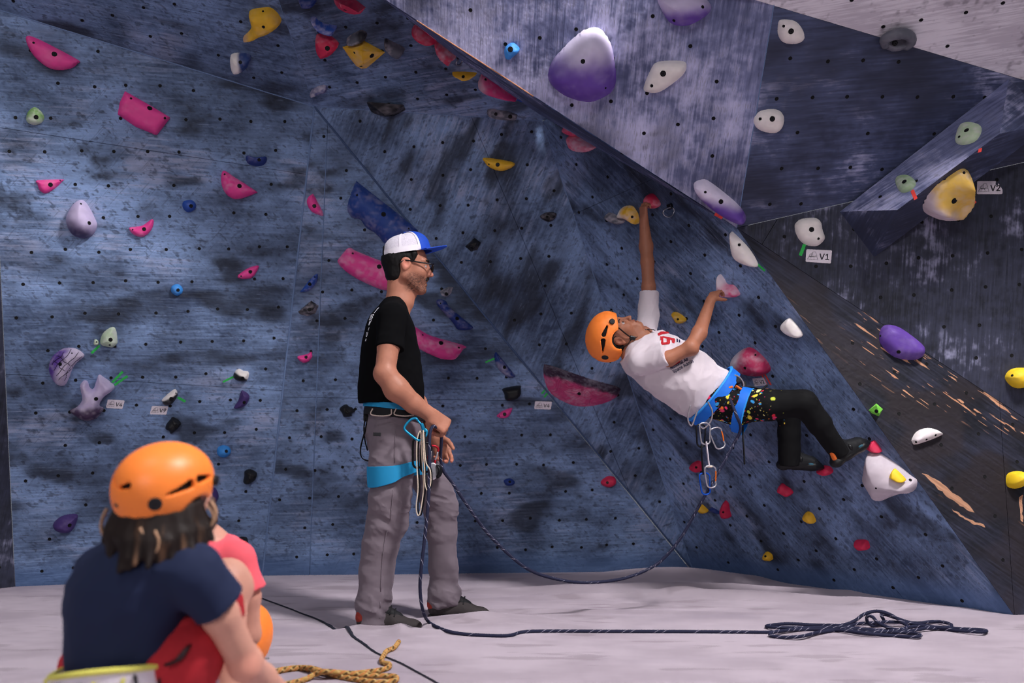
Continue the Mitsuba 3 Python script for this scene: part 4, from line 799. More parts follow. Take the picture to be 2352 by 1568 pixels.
def helmet(owner, c, R, s=1., colour='helmet_orange', strap=None, name=None, sub=True):
    """climbing helmet: shell with real vents, dark liner, buttons. R columns forward, left, up; c between the ears"""
    g = lambda x, y, z: np.array(c) + R @ (np.array([x, y, z], float) * s)
    S = Solid(.0034 * max(s, .9)); E = lambda p, r, k, op='u': S.ell(g(*p), R, np.array(r, float) * s, k * s, op)
    E((-.006, 0, .048), (.138, .112, .104), .004); E((-.016, 0, .010), (.126, .109, .100), .03); E((-.008, 0, .034), (.127, .102, .104), .003, 's'); E((-.016, 0, .0), (.113, .096, .092), .003, 's')
    # the rim: high at the brow, low behind the ears
    S.cut(g(0, 0, -.034), R @ np.array([.40, 0, -1.])); S.cut(g(-.02, 0, -.058), R @ np.array([-.10, 0, -1.]))
    for y in (-1, 1): S.ell(g(.034, y * .12, -.036), R, np.array([.062, .06, .056]) * s, .016 * s, 's')
    def onshell(th, z): 
        k = math.sqrt(max(.05, 1 - ((z - .048) / .104) ** 2)); return A3(-.006 + .138 * k * math.cos(th), .112 * k * math.sin(th), z)
    for y in (-1, 1):
        for t0_, t1_, z0_, z1_, ra_, rb_ in ((50, 72, .060, .068, .005, .0115), (86, 114, .064, .050, .0125, .0045)):
            for i in range(7):
                q = onshell(y * math.radians(t0_ + (t1_ - t0_) * i / 6), z0_ + (z1_ - z0_) * i / 6); c_ = A3(-.006, 0, q[2]); S.cap(g(*(q + (q - c_) * .25)), g(*(q - (q - c_) * .25)), (ra_ + (rb_ - ra_) * i / 6) * s, None, .0015, op='s')
    for y in (-.035, .035):
        
        for i in range(4): q = onshell(math.pi + y * (9 - 2.2 * i), .074 - .003 * i); S.cap(g(*(q * A3(1.2, 1.2, 1))), g(*(q * A3(.8, .8, 1))), (.0085 - .0012 * i) * s, None, .0015, op='s')
    # crease ridge over the ears
    m = S.mesh(); part(owner, name or 'helmet', smooth_ply(m, colour)); hk = owner + '__' + (name or 'helmet') if sub else owner
    L = Solid(.006); L.ell(g(-.008, 0, .036), R, A3(.126, .101, .092) * s, .01); L.cut(g(0, 0, -.014), R @ np.array([.40, 0, -1.])); L.ell(g(.034, .12, -.036), R, np.array([.072, .07, .066]) * s, .01, 's'); L.ell(g(.034, -.12, -.036), R, np.array([.072, .07, .066]) * s, .01, 's')
    part(hk, 'liner', smooth_ply(L.mesh(), 'liner_black'))
    def knob(p, nrm, r):
        p, n_ = g(*p), R @ np.array(nrm, float); n_ /= np.linalg.norm(n_); b_ = lathe([[0, .004 * s], [r * .8 * s, .0035 * s], [r * s, .001 * s], [r * s, -.006 * s], [0, -.006 * s]], 20); part(hk, 'button', mikit.ply(placed(b_, p, rot_to(n_)), 'button_black', smooth=35))
    for y in (-1, 1):
        knob((.108, y * .076, .040), (.60, y * .80, .02), .0150); knob((-.092, y * .092, .030), (-.50, y * .86, -.02), .0185)
    part(hk, 'rear_adjuster', mikit.ply(placed(rbox(.010 * s, .024 * s, .018 * s, .003), g(-.143, 0, .018), R), 'button_black'))
    for y in (-.03, .03):
        kx = -.145; part(hk, 'rim_clip', mikit.ply(placed(rbox(.010 * s, .008 * s, .008 * s, .002), g(-.136, y * .9, -.012), R), 'button_black'))
    return g
mat('helmet_orange', (255, 136, 54), .42, spec=.4, clearcoat=.12); mat('liner_black', (12, 12, 14), .8); mat('button_black', (22, 22, 25), .4)
vmat('skin', .52, spec=.35); vmat('hair', .62, spec=.25); mat('eye_white', (176, 166, 164), .35); mat('iris_brown', (44, 26, 18), .2); mat('brow_hair', (26, 19, 17), .7)
def tint(m, base, patches=(), var=.12, seed=0):
    """vertex colours: base with mottling, then patches (centre, radius, colour, strength)"""
    P = np.array(m.vertices); c = lin(base) * (1 + var * 2 * (meshkit.fbm(P * 22, 3, seed)[:, None] - .5)) * (1 + .05 * (meshkit.noise(P * 160, seed)[:, None] - .5))
    for q, r, col, k in patches:
        q, r = np.array(q, float), np.array(r, float); d = np.linalg.norm((P - q) / r, axis=1); t = (k * np.clip(1.4 * (1 - d), 0, 1))[:, None]; c = c * (1 - t) + lin(col) * t
    return np.clip(c, 0, 1)
# ---------------------------------------------------------------- the belayer: a man standing in profile
mat('cotton_black', (5, 5, 7), .95, spec=.12); mat('denim_grey', (112, 101, 109), .85, sheen=.2); mat('cap_white', (236, 230, 238), .8); mat('cap_blue', (34, 78, 190), .7)
mat('web_teal', (26, 140, 190), .6); mat('web_black', (20, 20, 24), .75); mat('web_tan', (196, 178, 166), .7); mat('frame_black', (16, 15, 17), .25); mat('print_white', (232, 232, 238), .7)
mat('shoe_brown', (54, 48, 49), .8); mat('shoe_black', (20, 20, 24), .7); mat('shoe_red', (150, 52, 42), .7); mat('sole_dark', (58, 52, 54), .8)
def cap_mesh(p, n, u): return (1 if abs(u) > 2 else 0)
man = thing('person', 'man in white and blue cap, black t-shirt and grey trousers standing with the rope', 'person')
MD = 4.80
J = lambda x, y, d=MD: at(x, y, d)
yaw = math.radians(9); mf = A3(math.cos(yaw), math.sin(yaw), 0); ml = A3(-math.sin(yaw), math.cos(yaw), 0); up = A3(0, 0, 1)
S_SK = (170, 113, 91)
B = Solid(.0042)
RH = basis(mf + A3(0, 0, -.10), up + .10 * mf); hc = J(934, 612)
hg = head(B, hc, RH, 1.03, 1.04, .95, .008)
B.cap(J(914, 692), hg(-.034, 0, -.040), .056, .052, .02); B.cap(J(932, 694), hg(.010, 0, -.095), .040, .036, .025); B.cap(hg(.045, 0, -.135), hg(.036, 0, -.15), .012, .010, .02)
shR, shL = J(902, 728, MD - .175), J(908, 726, MD + .185)
B.chain([J(906, 760), J(906, 850), J(906, 960)], [.08, .10, .095], .03); B.cap(shR, shL, .05, .05, .03); B.cap(J(914, 700), J(906, 735), .055, .075, .03)
elR, wrR = J(884, 858, MD - .27), J(985, 950, MD - .20)
B.chain([shR, J(893, 790, MD - .235), elR], [.046, .050, .046], .02)
B.cap(elR + A3(-.012, 0, 0), elR, .034, .040, .02)
B.chain([elR, J(910, 893, MD - .262), J(950, 927, MD - .23), wrR], [.046, .055, .042, .032], .02, None)
B.cap(J(890, 860, MD - .27), J(935, 905, MD - .26), .036, .030, .02)
# near hand: a fist, palm down on the rope
tR = hand(B, J(988, 952, MD - .198), J(1026, 981, MD - .175) - J(988, 952, MD - .198), A3(.35, -.85, .50), 1.17, ((1.15, 1.25, .7),) * 4, (1.0, .9), .02, side=1)
elL, wrL = J(925, 865, MD + .26), J(1003, 1004, MD + .02)
B.chain([shL, J(912, 790, MD + .24), elL], [.046, .048, .042], .02); B.chain([elL, J(960, 925, MD + .16), wrL], [.044, .042, .027], .02)
tL = hand(B, wrL, J(1024, 1056, MD + .0) - wrL, A3(.15, .95, .10), 1.12, ((.35, .5, .3), (.55, .6, .4), (.75, .7, .4), (.9, .8, .4)), (.45, .15), .10, side=1)
# legs and hips under the trousers
hipR, kneeR, ankR = J(897, 990, MD - .085), J(890, 1210, MD - .10), J(862, 1405, 4.70)
hipL, kneeL, ankL = J(920, 990, MD + .085), J(1010, 1165, MD + .12), J(1015, 1385, 4.98)
B.cap(hipR, hipL, .085, .085, .03); B.chain([hipR, kneeR, ankR], [.075, .052, .038], .02); B.chain([hipL, kneeL, ankL], [.075, .052, .038], .02)
B.cap(ankR - up * .06, ankR + A3(.10, .0, -.095), .034, .022, .02); B.cap(ankL - up * .05, ankL + A3(.10, .01, -.085), .034, .022, .02); B.cap(ankR, ankR - up * .06, .038, .034, .02); B.cap(ankL, ankL - up * .05, .038, .034, .02)
bm = B.mesh()
pt = [(hg(.098, 0, -.055), (.022, .030, .012), (32, 24, 22), .95),
      (hg(.097, 0, -.068), (.016, .022, .008), (150, 84, 78), .9), (hg(.104, 0, -.0645), (.012, .016, .004), (70, 26, 26), .9),
      (hg(-.01, -.085, 0), (.035, .02, .04), (214, 130, 112), .6), (hg(.118, 0, -.03), (.025, .03, .025), (214, 132, 112), .5)]
for q in tR + tL: pt.append((q, (.02, .02, .02), (214, 120, 104), .4))
bc = tint(bm, S_SK, pt, .10, 3)
hl = (np.array(bm.vertices) - hc) @ RH / 1.03; sb = np.clip((.062 - np.abs(hl[:, 2] + .085)) / .03, 0, 1) * np.clip((hl[:, 0] + .012) / .03, 0, 1) * (np.abs(hl[:, 1]) < .09) * np.clip((-.022 - hl[:, 2] + .25 * (.05 - hl[:, 0])) / .018, 0, 1) * np.clip((hl[:, 2] + .128) / .02, 0, 1)
sb = np.clip(sb * (.55 + 1.2 * (meshkit.noise(np.array(bm.vertices) * 260, 5) - .4)), 0, 1)[:, None] * .85; bc = bc * (1 - sb) + lin((38, 28, 26)) * sb
part(man, 'body', smooth_ply(bm, 'skin', bc))
RC = basis(mf + A3(0, 0, .16), up - .16 * mf)
H = Solid(.0036); H.ell(hg(-.020, 0, .030), RH, A3(.103, .083, .095) * 1.03, .01); H.ell(hg(-.048, 0, -.040), RH, A3(.050, .066, .055), .02); H.cap(hg(.030, -.069, .000), hg(.026, -.072, .05), .0075, .016, .01); H.cap(hg(.030, .069, .000), hg(.026, .072, .05), .0075, .016, .01)
H.ell(hg(.066, 0, -.02), RH, (.062, .12, .075), .02, 's'); H.ell(hg(-.008, -.09, -.012), RH, (.034, .04, .044), .008, 's'); H.ell(hg(-.008, .09, -.012), RH, (.034, .04, .044), .008, 's'); H.cut(hg(-.006, 0, .064), RC[:, 2])
H.disp = wrinkle(.0035, 90, (0, 0, 1), 3., 5)
hm = H.mesh(); part(man, 'hair', smooth_ply(hm, 'hair', tint(hm, (12, 10, 11), (), .3)), label='short black hair')
Mo = Solid(.002); Mo.chain([hg(.105, -.005, -.0465), hg(.096, -.020, -.053), hg(.084, -.028, -.066)], [.0075, .0082, .0045], .004); Mo.chain([hg(.105, .005, -.0465), hg(.096, .020, -.053), hg(.084, .028, -.066)], [.0075, .0082, .0045], .004)
part(man, 'moustache', smooth_ply(Mo.mesh(), 'brow_hair'))
for y in (-1, 1):
    part(man, 'eye', smooth_ply(placed(trimesh.creation.icosphere(2, .0125), hg(.080, y * .032, .006)), 'eye_white'))
    part(man, 'eyebrow', mikit.ply(tube(spline(np.array([hg(.099, y * .012, .030), hg(.098, y * .028, .036), hg(.084, y * .046, .032)]), .006), .004, 8)[0], 'brow_hair', smooth=True))
# spectacles
gk = part(man, 'glasses', mikit.ply(cat_([tube(np.array([hg(.121 - .0 * abs(math.cos(t)), y * .034 + .025 * math.cos(t), .004 + .019 * math.sin(t)) for t in np.linspace(0, 2 * np.pi, 28, endpoint=False)]), .0036, 8, closed=True)[0] for y in (-1, 1)]
    + [tube(np.array([hg(.120, y * .058, .014), hg(.105, y * .072, .014), hg(-.015, y * .082, .016), hg(-.035, y * .080, .002)]), .0033, 8)[0] for y in (-1, 1)] + [tube(np.array([hg(.122, -.010, .008), hg(.124, 0, .011), hg(.122, .010, .008)]), .0024, 8)[0]]), 'frame_black', smooth=True), label='dark framed spectacles')
scene['lens_glass'] = {'type': 'thindielectric', 'int_ior': 1.5}
for y in (-1, 1):
    m = trimesh.creation.cylinder(.023, .0008, sections=24); part(gk, 'lens', mikit.ply(placed(m, hg(.121, y * .034, .004), RH @ rot_to(A3(1, 0, 0))), 'lens_glass'))
# trucker cap
RC = basis(mf + A3(0, 0, .16), up - .16 * mf); ck = thing_key = man + '__cap'
cg = lambda x, y, z: np.array(hg(-.006, 0, .058)) + RC @ A3(x, y, z)
def cap_shell(lo, hi, ph0, ph1, r_off, n=36, mrow=12):
    V, f = [], []
    for i in range(mrow + 1):
        e = lo + (hi - lo) * i / mrow
        for j in range(n + 1):
            p_ = ph0 + (ph1 - ph0) * j / n; c_, s_ = math.cos(p_), math.sin(p_); k = math.cos(e) ** .72; sq = (1 + .06 * max(0, c_) ** 2)
            V.append(cg((.112 + r_off) * c_ * k * sq, (.089 + r_off) * s_ * k, (.098 + r_off) * math.sin(e) ** .86 + (0.010 * max(0, c_) if e > .3 else 0)))
    for i in range(mrow):
        for j in range(n): a_ = i * (n + 1) + j; f += [[a_, a_ + 1, a_ + n + 2], [a_, a_ + n + 2, a_ + n + 1]]
    return tm(V, f)
part(man, 'cap', mikit.ply(cap_shell(.0, 1.57, -1.02, 1.02, .002), 'cap_blue', smooth=True), label='white and blue trucker cap')
scene['cap_mesh'] = {'type': 'twosided', 'b': {'type': 'principled', 'roughness': .85, 'specular': .2, 'base_color': mikit.proc(lambda p, n, uv: mix(lin((168, 160, 176)), lin((236, 230, 240)), dr.select((dr.abs(uv.x * 130 - dr.floor(uv.x * 130) - .5) < .27) & (dr.abs(uv.y * 95 - dr.floor(uv.y * 95) - .5) < .27), 0., 1.)))}}
cm = cap_shell(.0, 1.57, 1.0, 2 * math.pi - 1.0, 0); nn_ = 37; uvc = np.array([[j / 36, i / 12] for i in range(13) for j in range(37)]); part(ck, 'mesh_back', mikit.ply(cm, 'cap_mesh', smooth=True, uv=uvc))
part(ck, 'sweatband', mikit.ply(cap_shell(.0, .22, .98, 2 * math.pi - .98, .0025, 36, 3), 'cap_white', smooth=True))
for ph in (-1.02, 1.02, -1.85, 1.85): part(ck, 'seam_tape', mikit.ply(cap_shell(.0, 1.5, ph - .055, ph + .055, .003, 2, 12), 'cap_white', smooth=True))
part(ck, 'strap_gap', smooth_ply(cap_shell(.02, .50, math.pi - .30, math.pi + .30, .004, 8, 4), 'web_black'))
V, f = [], []
for i in range(9):
    for j in range(25):
        t = -1.15 + 2.3 * j / 24; r_ = i / 8; base = A3(.118 * math.cos(t) * 1.05, .091 * math.sin(t), .004); out = A3(.118 * math.cos(t) + .082 * max(0, math.cos(t * 1.05)) ** .6, .091 * math.sin(t), .004 + .012 - .014 * math.sin(t) ** 2)
        V.append(base * (1 - r_) + out * r_)
V = np.array(V); Vb = V - A3(0, 0, .004); N = len(V)
for i in range(8):
    for j in range(24): a_ = i * 25 + j; f += [[a_, a_ + 1, a_ + 26], [a_, a_ + 26, a_ + 25], [N + a_, N + a_ + 26, N + a_ + 1], [N + a_, N + a_ + 25, N + a_ + 26]]
for j in range(24): a_ = 8 * 25 + j; f += [[a_, a_ + 1, N + a_ + 1], [a_, N + a_ + 1, N + a_]]
part(ck, 'brim', mikit.ply(tm(np.array([cg(*q) for q in np.vstack([V, Vb])]), f), 'cap_blue', smooth=40))
# t-shirt
Sh = Solid(.0055); o = J(898, 930); sz = lambda y: J(898, y)[2] - o[2]
def st(y, x0, x1, half):
    c = (J(x0, y) + J(x1, y)) / 2; return [c[2] - o[2], (c - o) @ mf, 0, np.linalg.norm(J(x1, y) - J(x0, y)) / 2, half]
Sh.loft(o, up, mf, [st(926, 824, 974, .185), st(890, 823, 974, .182), st(840, 826, 968, .180), st(790, 831, 960, .186), st(750, 840, 952, .185), st(725, 850, 942, .155), st(705, 868, 930, .105), st(690, 880, 922, .070)], .012)
Sh.cap(J(905, 712, MD - .06), shR, .062, .066, .03); Sh.cap(J(905, 712, MD + .06), shL, .062, .066, .03)
Sh.cap(shR, J(894, 802, MD - .232), .068, .069, .02, op='f'); Sh.cap(shL, J(916, 802, MD + .236), .068, .069, .02, op='f')
Sh.cap(J(916, 680), J(956, 668), .056, .062, .004, op='s')

_w = wrinkle(.006, 7, (0, .3, 1), .5, 11)
def shirt_disp(P): k = np.clip((1.62 - P[:, 2]) / .25, .25, 1); return _w(P) * k
_w3 = wrinkle(.006, 13, (.5, 0, 1), 2.2, 13, 1.)
Sh.disp = lambda P: shirt_disp(P) + _w3(P) * np.clip((1.5 - P[:, 2]) / .2, 0, 1)
sm_ = Sh.mesh(); sv = np.array(sm_.vertices)
part(man, 'tshirt', smooth_ply(sm_, 'cotton_black'), label='black short-sleeved t-shirt with white lettering on the back')
# white lettering down the back: letters seen edge-on, laid on the back of the shirt
R3 = None; rows = [('T', 724, .024), ('ES', 739, .025), ('V', 752, .022), ('i', 764, .014), ('U', 778, .022), ('R', 788, .012)]; ms = []
tre = cKDTree(sv); 
for text, y, hgt in rows:
    t = meshkit.text_mesh(text, hgt, .001, bold=True); tv = np.array(t.vertices); wd = tv[:, 0].max()
    # reads left to right seen from behind: along the man's left -> right axis
    base = J(846, y); P = base[None] + np.outer(tv[:, 0] - wd + .118, -ml) + np.outer(tv[:, 1], up) - mf * .06
    # push each point out along the back direction onto the shirt
    d2, ix = tre.query(P, k=1); 
    from scipy.interpolate import LinearNDInterpolator
    back = sv[((sv - o) @ mf) < (J(893, y) - o) @ mf]; lz = np.stack([back @ ml, back[:, 2]], 1); keep = np.abs(back[:, 2] - base[2]) < .08
    fi = LinearNDInterpolator(lz[keep], (back @ mf)[keep]); x_ = fi(np.stack([P @ ml, P[:, 2]], 1)); x_ = np.where(np.isfinite(x_), x_, np.nanmean(x_))
    P = P + np.outer(x_ - P @ mf - .0012 - tv[:, 2], mf); ms.append(tm(P, t.faces))
part(man + '__tshirt', 'back_print', mikit.ply(cat_(ms), 'print_white'))
# trousers
Tr = Solid(.0055); Tr.loft(J(902, 1010), up, mf, [[J(0, y)[2] - J(0, 1010)[2], ((J(x0, y) + J(x1, y)) / 2 - J(902, 1010)) @ mf, 0, np.linalg.norm(J(x1, y) - J(x0, y)) / 2, hw] for y, x0, x1, hw in ((1065, 856, 962, .165), (1030, 846, 966, .178), (995, 838, 970, .182), (960, 843, 972, .172), (938, 848, 972, .165))], .02)
def leg(pts):
    Q = [J(x, y, d) for x, y, d, r in pts]; Tr.chain(Q[:-1], [r for *_, r in pts][:-1], .02); Tr.cap(Q[-2], Q[-1], pts[-2][3], pts[-1][3], .02, op='f')
leg([(900, 1010, MD - .10, .100), (900, 1070, MD - .11, .103), (897, 1140, MD - .11, .097), (889, 1200, MD - .105, .091), (874, 1250, MD - .10, .083), (865, 1310, MD - .10, .078), (861, 1370, MD - .10, .075), (859, 1395, MD - .10, .079), (860, 1432, 4.70, .080)])
leg([(938, 1010, MD + .10, .098), (968, 1070, MD + .12, .094), (1000, 1130, MD + .13, .086), (1014, 1165, MD + .14, .080), (1015, 1220, MD + .15, .073), (1018, 1300, MD + .17, .070), (1021, 1360, MD + .18, .074), (1020, 1370, MD + .18, .078), (1021, 1390, 4.98, .077)])
_w1 = wrinkle(.012, 9, (.25, 0, 1), .45, 21); _n2 = wrinkle(1., 6.5, (.55, .1, 1), .42, 23, .8)
def _w2(P): return .022 * (np.abs(_n2(P)) ** .8 - .22)
def tr_disp(P):
    z = P[:, 2]; kn = np.exp(-((z - .52) / .14) ** 2) + 1.3 * np.exp(-((z - .10) / .07) ** 2) + .7 * np.exp(-((z - .78) / .10) ** 2); return _w1(P) * .5 + _w2(P) * np.clip(kn, .15, 1.2)
Tr.disp = tr_disp
trm = Tr.mesh(); part(man, 'trousers', smooth_ply(trm, 'denim_grey'), label='grey twill trousers')
tk = man + '__trousers'
for y0, y1, x0, x1 in ((1000, 1002, 866, 880),): part(tk, 'pocket_label', mikit.ply(placed(rbox(.034, .004, .016, .001), J(866, 997, MD - .293), basis(mf * .8 + ml * .0 - A3(0, 0, .03), up)), 'web_black'))
# side seam of the near leg
def lay(V, pts, d0, lift=.001):
    """points on the vertices V nearest to the picture path, on the side towards us"""
    w = V - EYE; m = w @ FWD < d0; W = w[m]; kd = cKDTree(np.stack([W @ RGT / (W @ FWD), W @ UPV / (W @ FWD)], 1)); out = []
    for x, y in pts: dd, ii = kd.query([(x - CX) / F_PX, (CY - y) / F_PX], k=6); r_ = ray(x, y); out.append(EYE + r_ * np.sort((W[ii]) @ FWD)[:3].mean() - r_ * lift / np.linalg.norm(r_))
    return np.array(out)
seam = lay(np.array(trm.vertices), spline([(908, 985), (907, 1030), (906, 1062), (904, 1112), (901, 1150), (896, 1195), (886, 1232), (880, 1270), (876, 1320), (874, 1370), (873, 1418)], 12.), 4.78, .0022)
part(tk, 'side_seam', mikit.ply(tube(seam, .0024, 6)[0], 'denim_grey', smooth=True))
# harness
hk = man + '__harness'
RB = basis(mf + A3(0, 0, -.12), up + .12 * mf); bc_ = J(909, 940)
labels[hk] = {'label': 'climbing harness with teal waist belt and leg loop'}
part(hk, 'waist_belt', mikit.ply(band(bc_, RB, .146, .172, lambda t: (-.004, .028 + .006 * math.cos(t)), .010), 'web_teal', smooth=40))
part(hk, 'belt_lining', mikit.ply(band(bc_ - up * .022, RB, .144, .171, lambda t: (-.018, .020), .008), 'web_black', smooth=40))
for x in (876, 930): 
    a_ = [J(x - 20, 938, MD - .188), J(x - 24, 951, MD - .194), J(x - 2, 955, MD - .20), J(x + 21, 952, MD - .194), J(x + 23, 940, MD - .188)]; part(hk, 'gear_loop', mikit.ply(tube(spline(np.array(a_), .006), .0032, 8)[0], 'web_tan', smooth=True))
RLg = basis(mf + A3(0, 0, .05), up); lc = J(903, 1082, MD - .105)
part(hk, 'leg_loop', mikit.ply(band(lc, RLg, .112, .112, lambda t: (-.034 - .034 * max(0, -math.cos(t - .35)) + .030 * max(0, math.cos(t)), .030 + .016 * max(0, math.cos(t))), .009, 60), 'web_teal', smooth=40))
part(hk, 'leg_loop', mikit.ply(band(J(952, 1075, MD + .115), RLg, .108, .108, lambda t: (-.03, .03), .008, 48), 'web_teal', smooth=40))
part(hk, 'rear_strap', mikit.ply(tube(spline(np.array([J(846, 955, MD - .05), J(838, 990, MD - .07), J(828, 1030, MD - .09), J(832, 1052, MD - .10), J(852, 1060, MD - .11)]), .01), 1., 8, flat=(.009, .0022))[0], 'web_black', smooth=True))
part(hk, 'rear_strap', mikit.ply(tube(spline(np.array([J(842, 950, MD - .02), J(836, 980, MD - .03), J(838, 1010, MD - .03), J(844, 1034, MD - .02)]), .01), 1., 8, flat=(.008, .0022))[0], 'web_black', smooth=True))
part(hk, 'buckle', mikit.ply(placed(rbox(.03, .02, .05, .004), J(842, 955, MD - .02), basis(mf, up)), 'web_black'))
# shoes
def shoe(heel, d, label, L=.29):
    d = np.array(d, float) / np.linalg.norm(d); sd = np.cross(up, d); g = lambda x, y, z: heel + d * x * L / .29 + sd * y + up * z; R = np.stack([d, sd, up], 1)
    S = Solid(.0042); S.chain([g(.03, 0, .042), g(.10, 0, .040), g(.17, 0, .034), g(.235, .004, .027)], [.038, .037, .040, .028], .03, (up, .9)); S.cap(g(.035, 0, .06), g(.06, 0, .10), .036, .040, .03); S.cap(g(.06, 0, .10), g(.15, 0, .052), .034, .030, .03); S.ell(g(.25, .004, .024), R, (.038, .040, .022), .02); S.cut(g(0, 0, .012), -up)
    k = part(man, 'shoe', smooth_ply(S.mesh(), 'shoe_brown'), label=label)
    S = Solid(.004); S.chain([g(.03, 0, .012), g(.11, 0, .012), g(.19, 0, .012), g(.25, .004, .012)], [.042, .038, .045, .036], .02); S.cut(g(0, 0, .016), up); S.cut(g(0, 0, .0), -up); part(k, 'sole', smooth_ply(S.mesh(), 'sole_dark'))
    S = Solid(.004); S.ell(g(.014, 0, .066), R, (.030, .041, .036), .01); S.cut(g(0, 0, .042), -up); part(k, 'heel_tab', smooth_ply(S.mesh(), 'shoe_red'))
    S = Solid(.004); S.ell(g(.10, 0, .036), R, (.072, .0435, .024), .01); S.cut(g(.04, 0, 0), A3(*(-d))); part(k, 'side_patch', smooth_ply(S.mesh(), 'shoe_black'))
    S = Solid(.004); S.cap(g(.085, 0, .106), g(.178, 0, .058), .034, .026, .01); part(k, 'tongue', smooth_ply(S.mesh(), 'shoe_black'))
    for i in range(4): x = .10 + .02 * i; part(k, 'lace', mikit.ply(tube(spline(np.array([g(x, -.036, .100 - .5 * (x - .10)), g(x + .008, 0, .134 - .54 * (x - .10)), g(x, .036, .100 - .5 * (x - .10))]), .006), .0032, 6)[0], 'shoe_black', smooth=True))
shoe(fl(824, 1444) + A3(0, 0, -.012), mf * 1. - ml * .05, 'brown and black trainer half sunk in the mat')
shoe(fl(988, 1417) + A3(0, 0, -.004), mf - ml * .12, 'brown and black trainer with a red heel')
# ring on the hand
# ---------------------------------------------------------------- the climbing boy, hanging back from the overhang
mat('cotton_white', (204, 193, 199), .85, sheen=.3); mat('web_blue', (16, 104, 206), .6); mat('web_blue_edge', (46, 150, 232), .6); mat('web_grey', (120, 112, 120), .7); mat('print_red', (176, 28, 40), .7); mat('print_navy', (34, 36, 70), .7)
mat('shoe_dark', (16, 17, 20), .6); mat('rubber_black', (12, 12, 14), .45); mat('shoe_teal', (42, 84, 100), .6); mat('logo_cyan', (90, 190, 210), .5); mat('tag_orange', (214, 104, 40), .7); mat('lace_black', (14, 14, 16), .6)
boy = thing('person', 'boy in an orange helmet and white t-shirt hanging from pink holds on the overhang', 'person')
SK2 = (158, 102, 78)
B = Solid(.0040); fh = A3(.24, -.44, .90); uh = A3(-.97, -.05, .22); RB2 = basis(fh, uh); hc2 = J(1423, 770, 5.20)
hs = .93
g2 = head(B, hc2, RB2, hs, .92, .85, .004, kid=True)
nb = J(1447, 812, 5.20); sR, sL = J(1472, 832, 5.07), J(1489, 722, 5.36)
B.cap(nb, g2(-.020, 0, -.045), .050, .046, .02); B.cap(J(1475, 795, 5.2), g2(.012, 0, -.09), .040, .036, .02)
ch, pel = J(1515, 830, 5.20), J(1648, 930, 5.20)
B.chain([J(1480, 790, 5.2), ch, J(1590, 880, 5.2), pel], [.08, .085, .075, .065], .03); B.cap(sR, sL, .036, .036, .03)
eL, wL = J(1487, 602, 5.40), J(1479, 504, 5.40); eR, wR = J(1586, 798, 5.00), J(1633, 688, 5.20)
B.chain([sL, J(1490, 660, 5.38), eL], [.034, .035, .034], .02); B.chain([eL, J(1484, 565, 5.42), wL], [.0335, .036, .0245], .02)
B.chain([sR, J(1535, 824, 5.02), eR], [.036, .037, .033], .02); B.chain([eR, J(1606, 765, 5.06), wR], [.035, .037, .025], .02)
B.cap(eR, eR + A3(.010, 0, -.010), .030, .028, .02)
t1 = hand(B, wL, J(1477, 444, 5.38) - wL, A3(-.85, -.5, .1), .82, ((.55, 1.1, .9), (.6, 1.15, .9), (.65, 1.2, .9), (.7, 1.2, .9)), (.4, .5), .03, side=-1)
t2 = hand(B, wR, J(1660, 645, 5.32) - wR, A3(-.55, -.60, .55), .84, ((.35, .75, .7), (.3, .7, .7), (.35, .75, .7), (.4, .8, .7)), (.5, .4), .07, side=1)
hR, kR, aR = J(1692, 932, 5.12), J(1845, 925, 4.98), J(1922, 1030, 5.04); hL, kL, aL = J(1676, 930, 5.32), J(1812, 935, 5.34), J(1813, 1052, 5.36)
B.cap(hR, hL, .07, .07, .03); B.chain([hR, kR, aR], [.066, .05, .034], .02); B.chain([hL, kL, aL], [.066, .05, .034], .02)
B.cap(aR, J(1943, 1052, 5.06), .026, .016, .015); B.cap(aL, J(1834, 1070, 5.385), .026, .016, .015)
bm = B.mesh()
pt = [(g2(.100, 0, -.055), (.016, .020, .010), (140, 76, 66), .8), (g2(.098, 0, -.071), (.016, .018, .010), (146, 80, 70), .8), (g2(.104, 0, -.063), (.012, .014, .004), (60, 24, 24), .9), (g2(-.01, -.085, 0), (.03, .02, .035), (150, 88, 66), .5), (g2(.06, -.04, -.02), (.04, .04, .03), (168, 106, 78), .4)]
for q in t1 + t2: pt.append((q, (.016,) * 3, (170, 110, 90), .5))
part(boy, 'body', smooth_ply(bm, 'skin', tint(bm, SK2, pt, .10, 8)))
for y in (-1, 1):
    ek = part(boy, 'eye', smooth_ply(placed(trimesh.creation.icosphere(2, .0121 * hs), g2(.0815, y * .032, .006)), 'eye_white'))
    part(ek, 'iris', smooth_ply(placed(trimesh.creation.icosphere(2, .0062), g2(.0893, y * .0332, .0075)), 'iris_brown'))
    part(boy, 'eyebrow', mikit.ply(tube(spline(np.array([g2(.097, y * .014, .026), g2(.096, y * .030, .032), g2(.082, y * .046, .028)]), .005), np.array([.0028, .0032, .0034, .0032, .0028, .0026, .0024, .0022, .002, .002, .002, .002])[:len(spline(np.array([g2(.097, y * .014, .026), g2(.096, y * .030, .032), g2(.082, y * .046, .028)]), .005))] if 0 else .0028, 8)[0], 'brow_hair', smooth=True))
Hh = Solid(.004); Hh.ell(g2(-.022, 0, .020), RB2, A3(.100, .082, .085) * hs, .01); Hh.ell(g2(-.05, 0, -.035), RB2, A3(.05, .062, .05) * hs, .02); Hh.ell(g2(.066, 0, -.02), RB2, A3(.062, .12, .075) * hs, .02, 's'); 
for y in (-1, 1): Hh.ell(g2(-.006, y * .09, -.006), RB2, A3(.032, .04, .040) * hs, .006, 's')
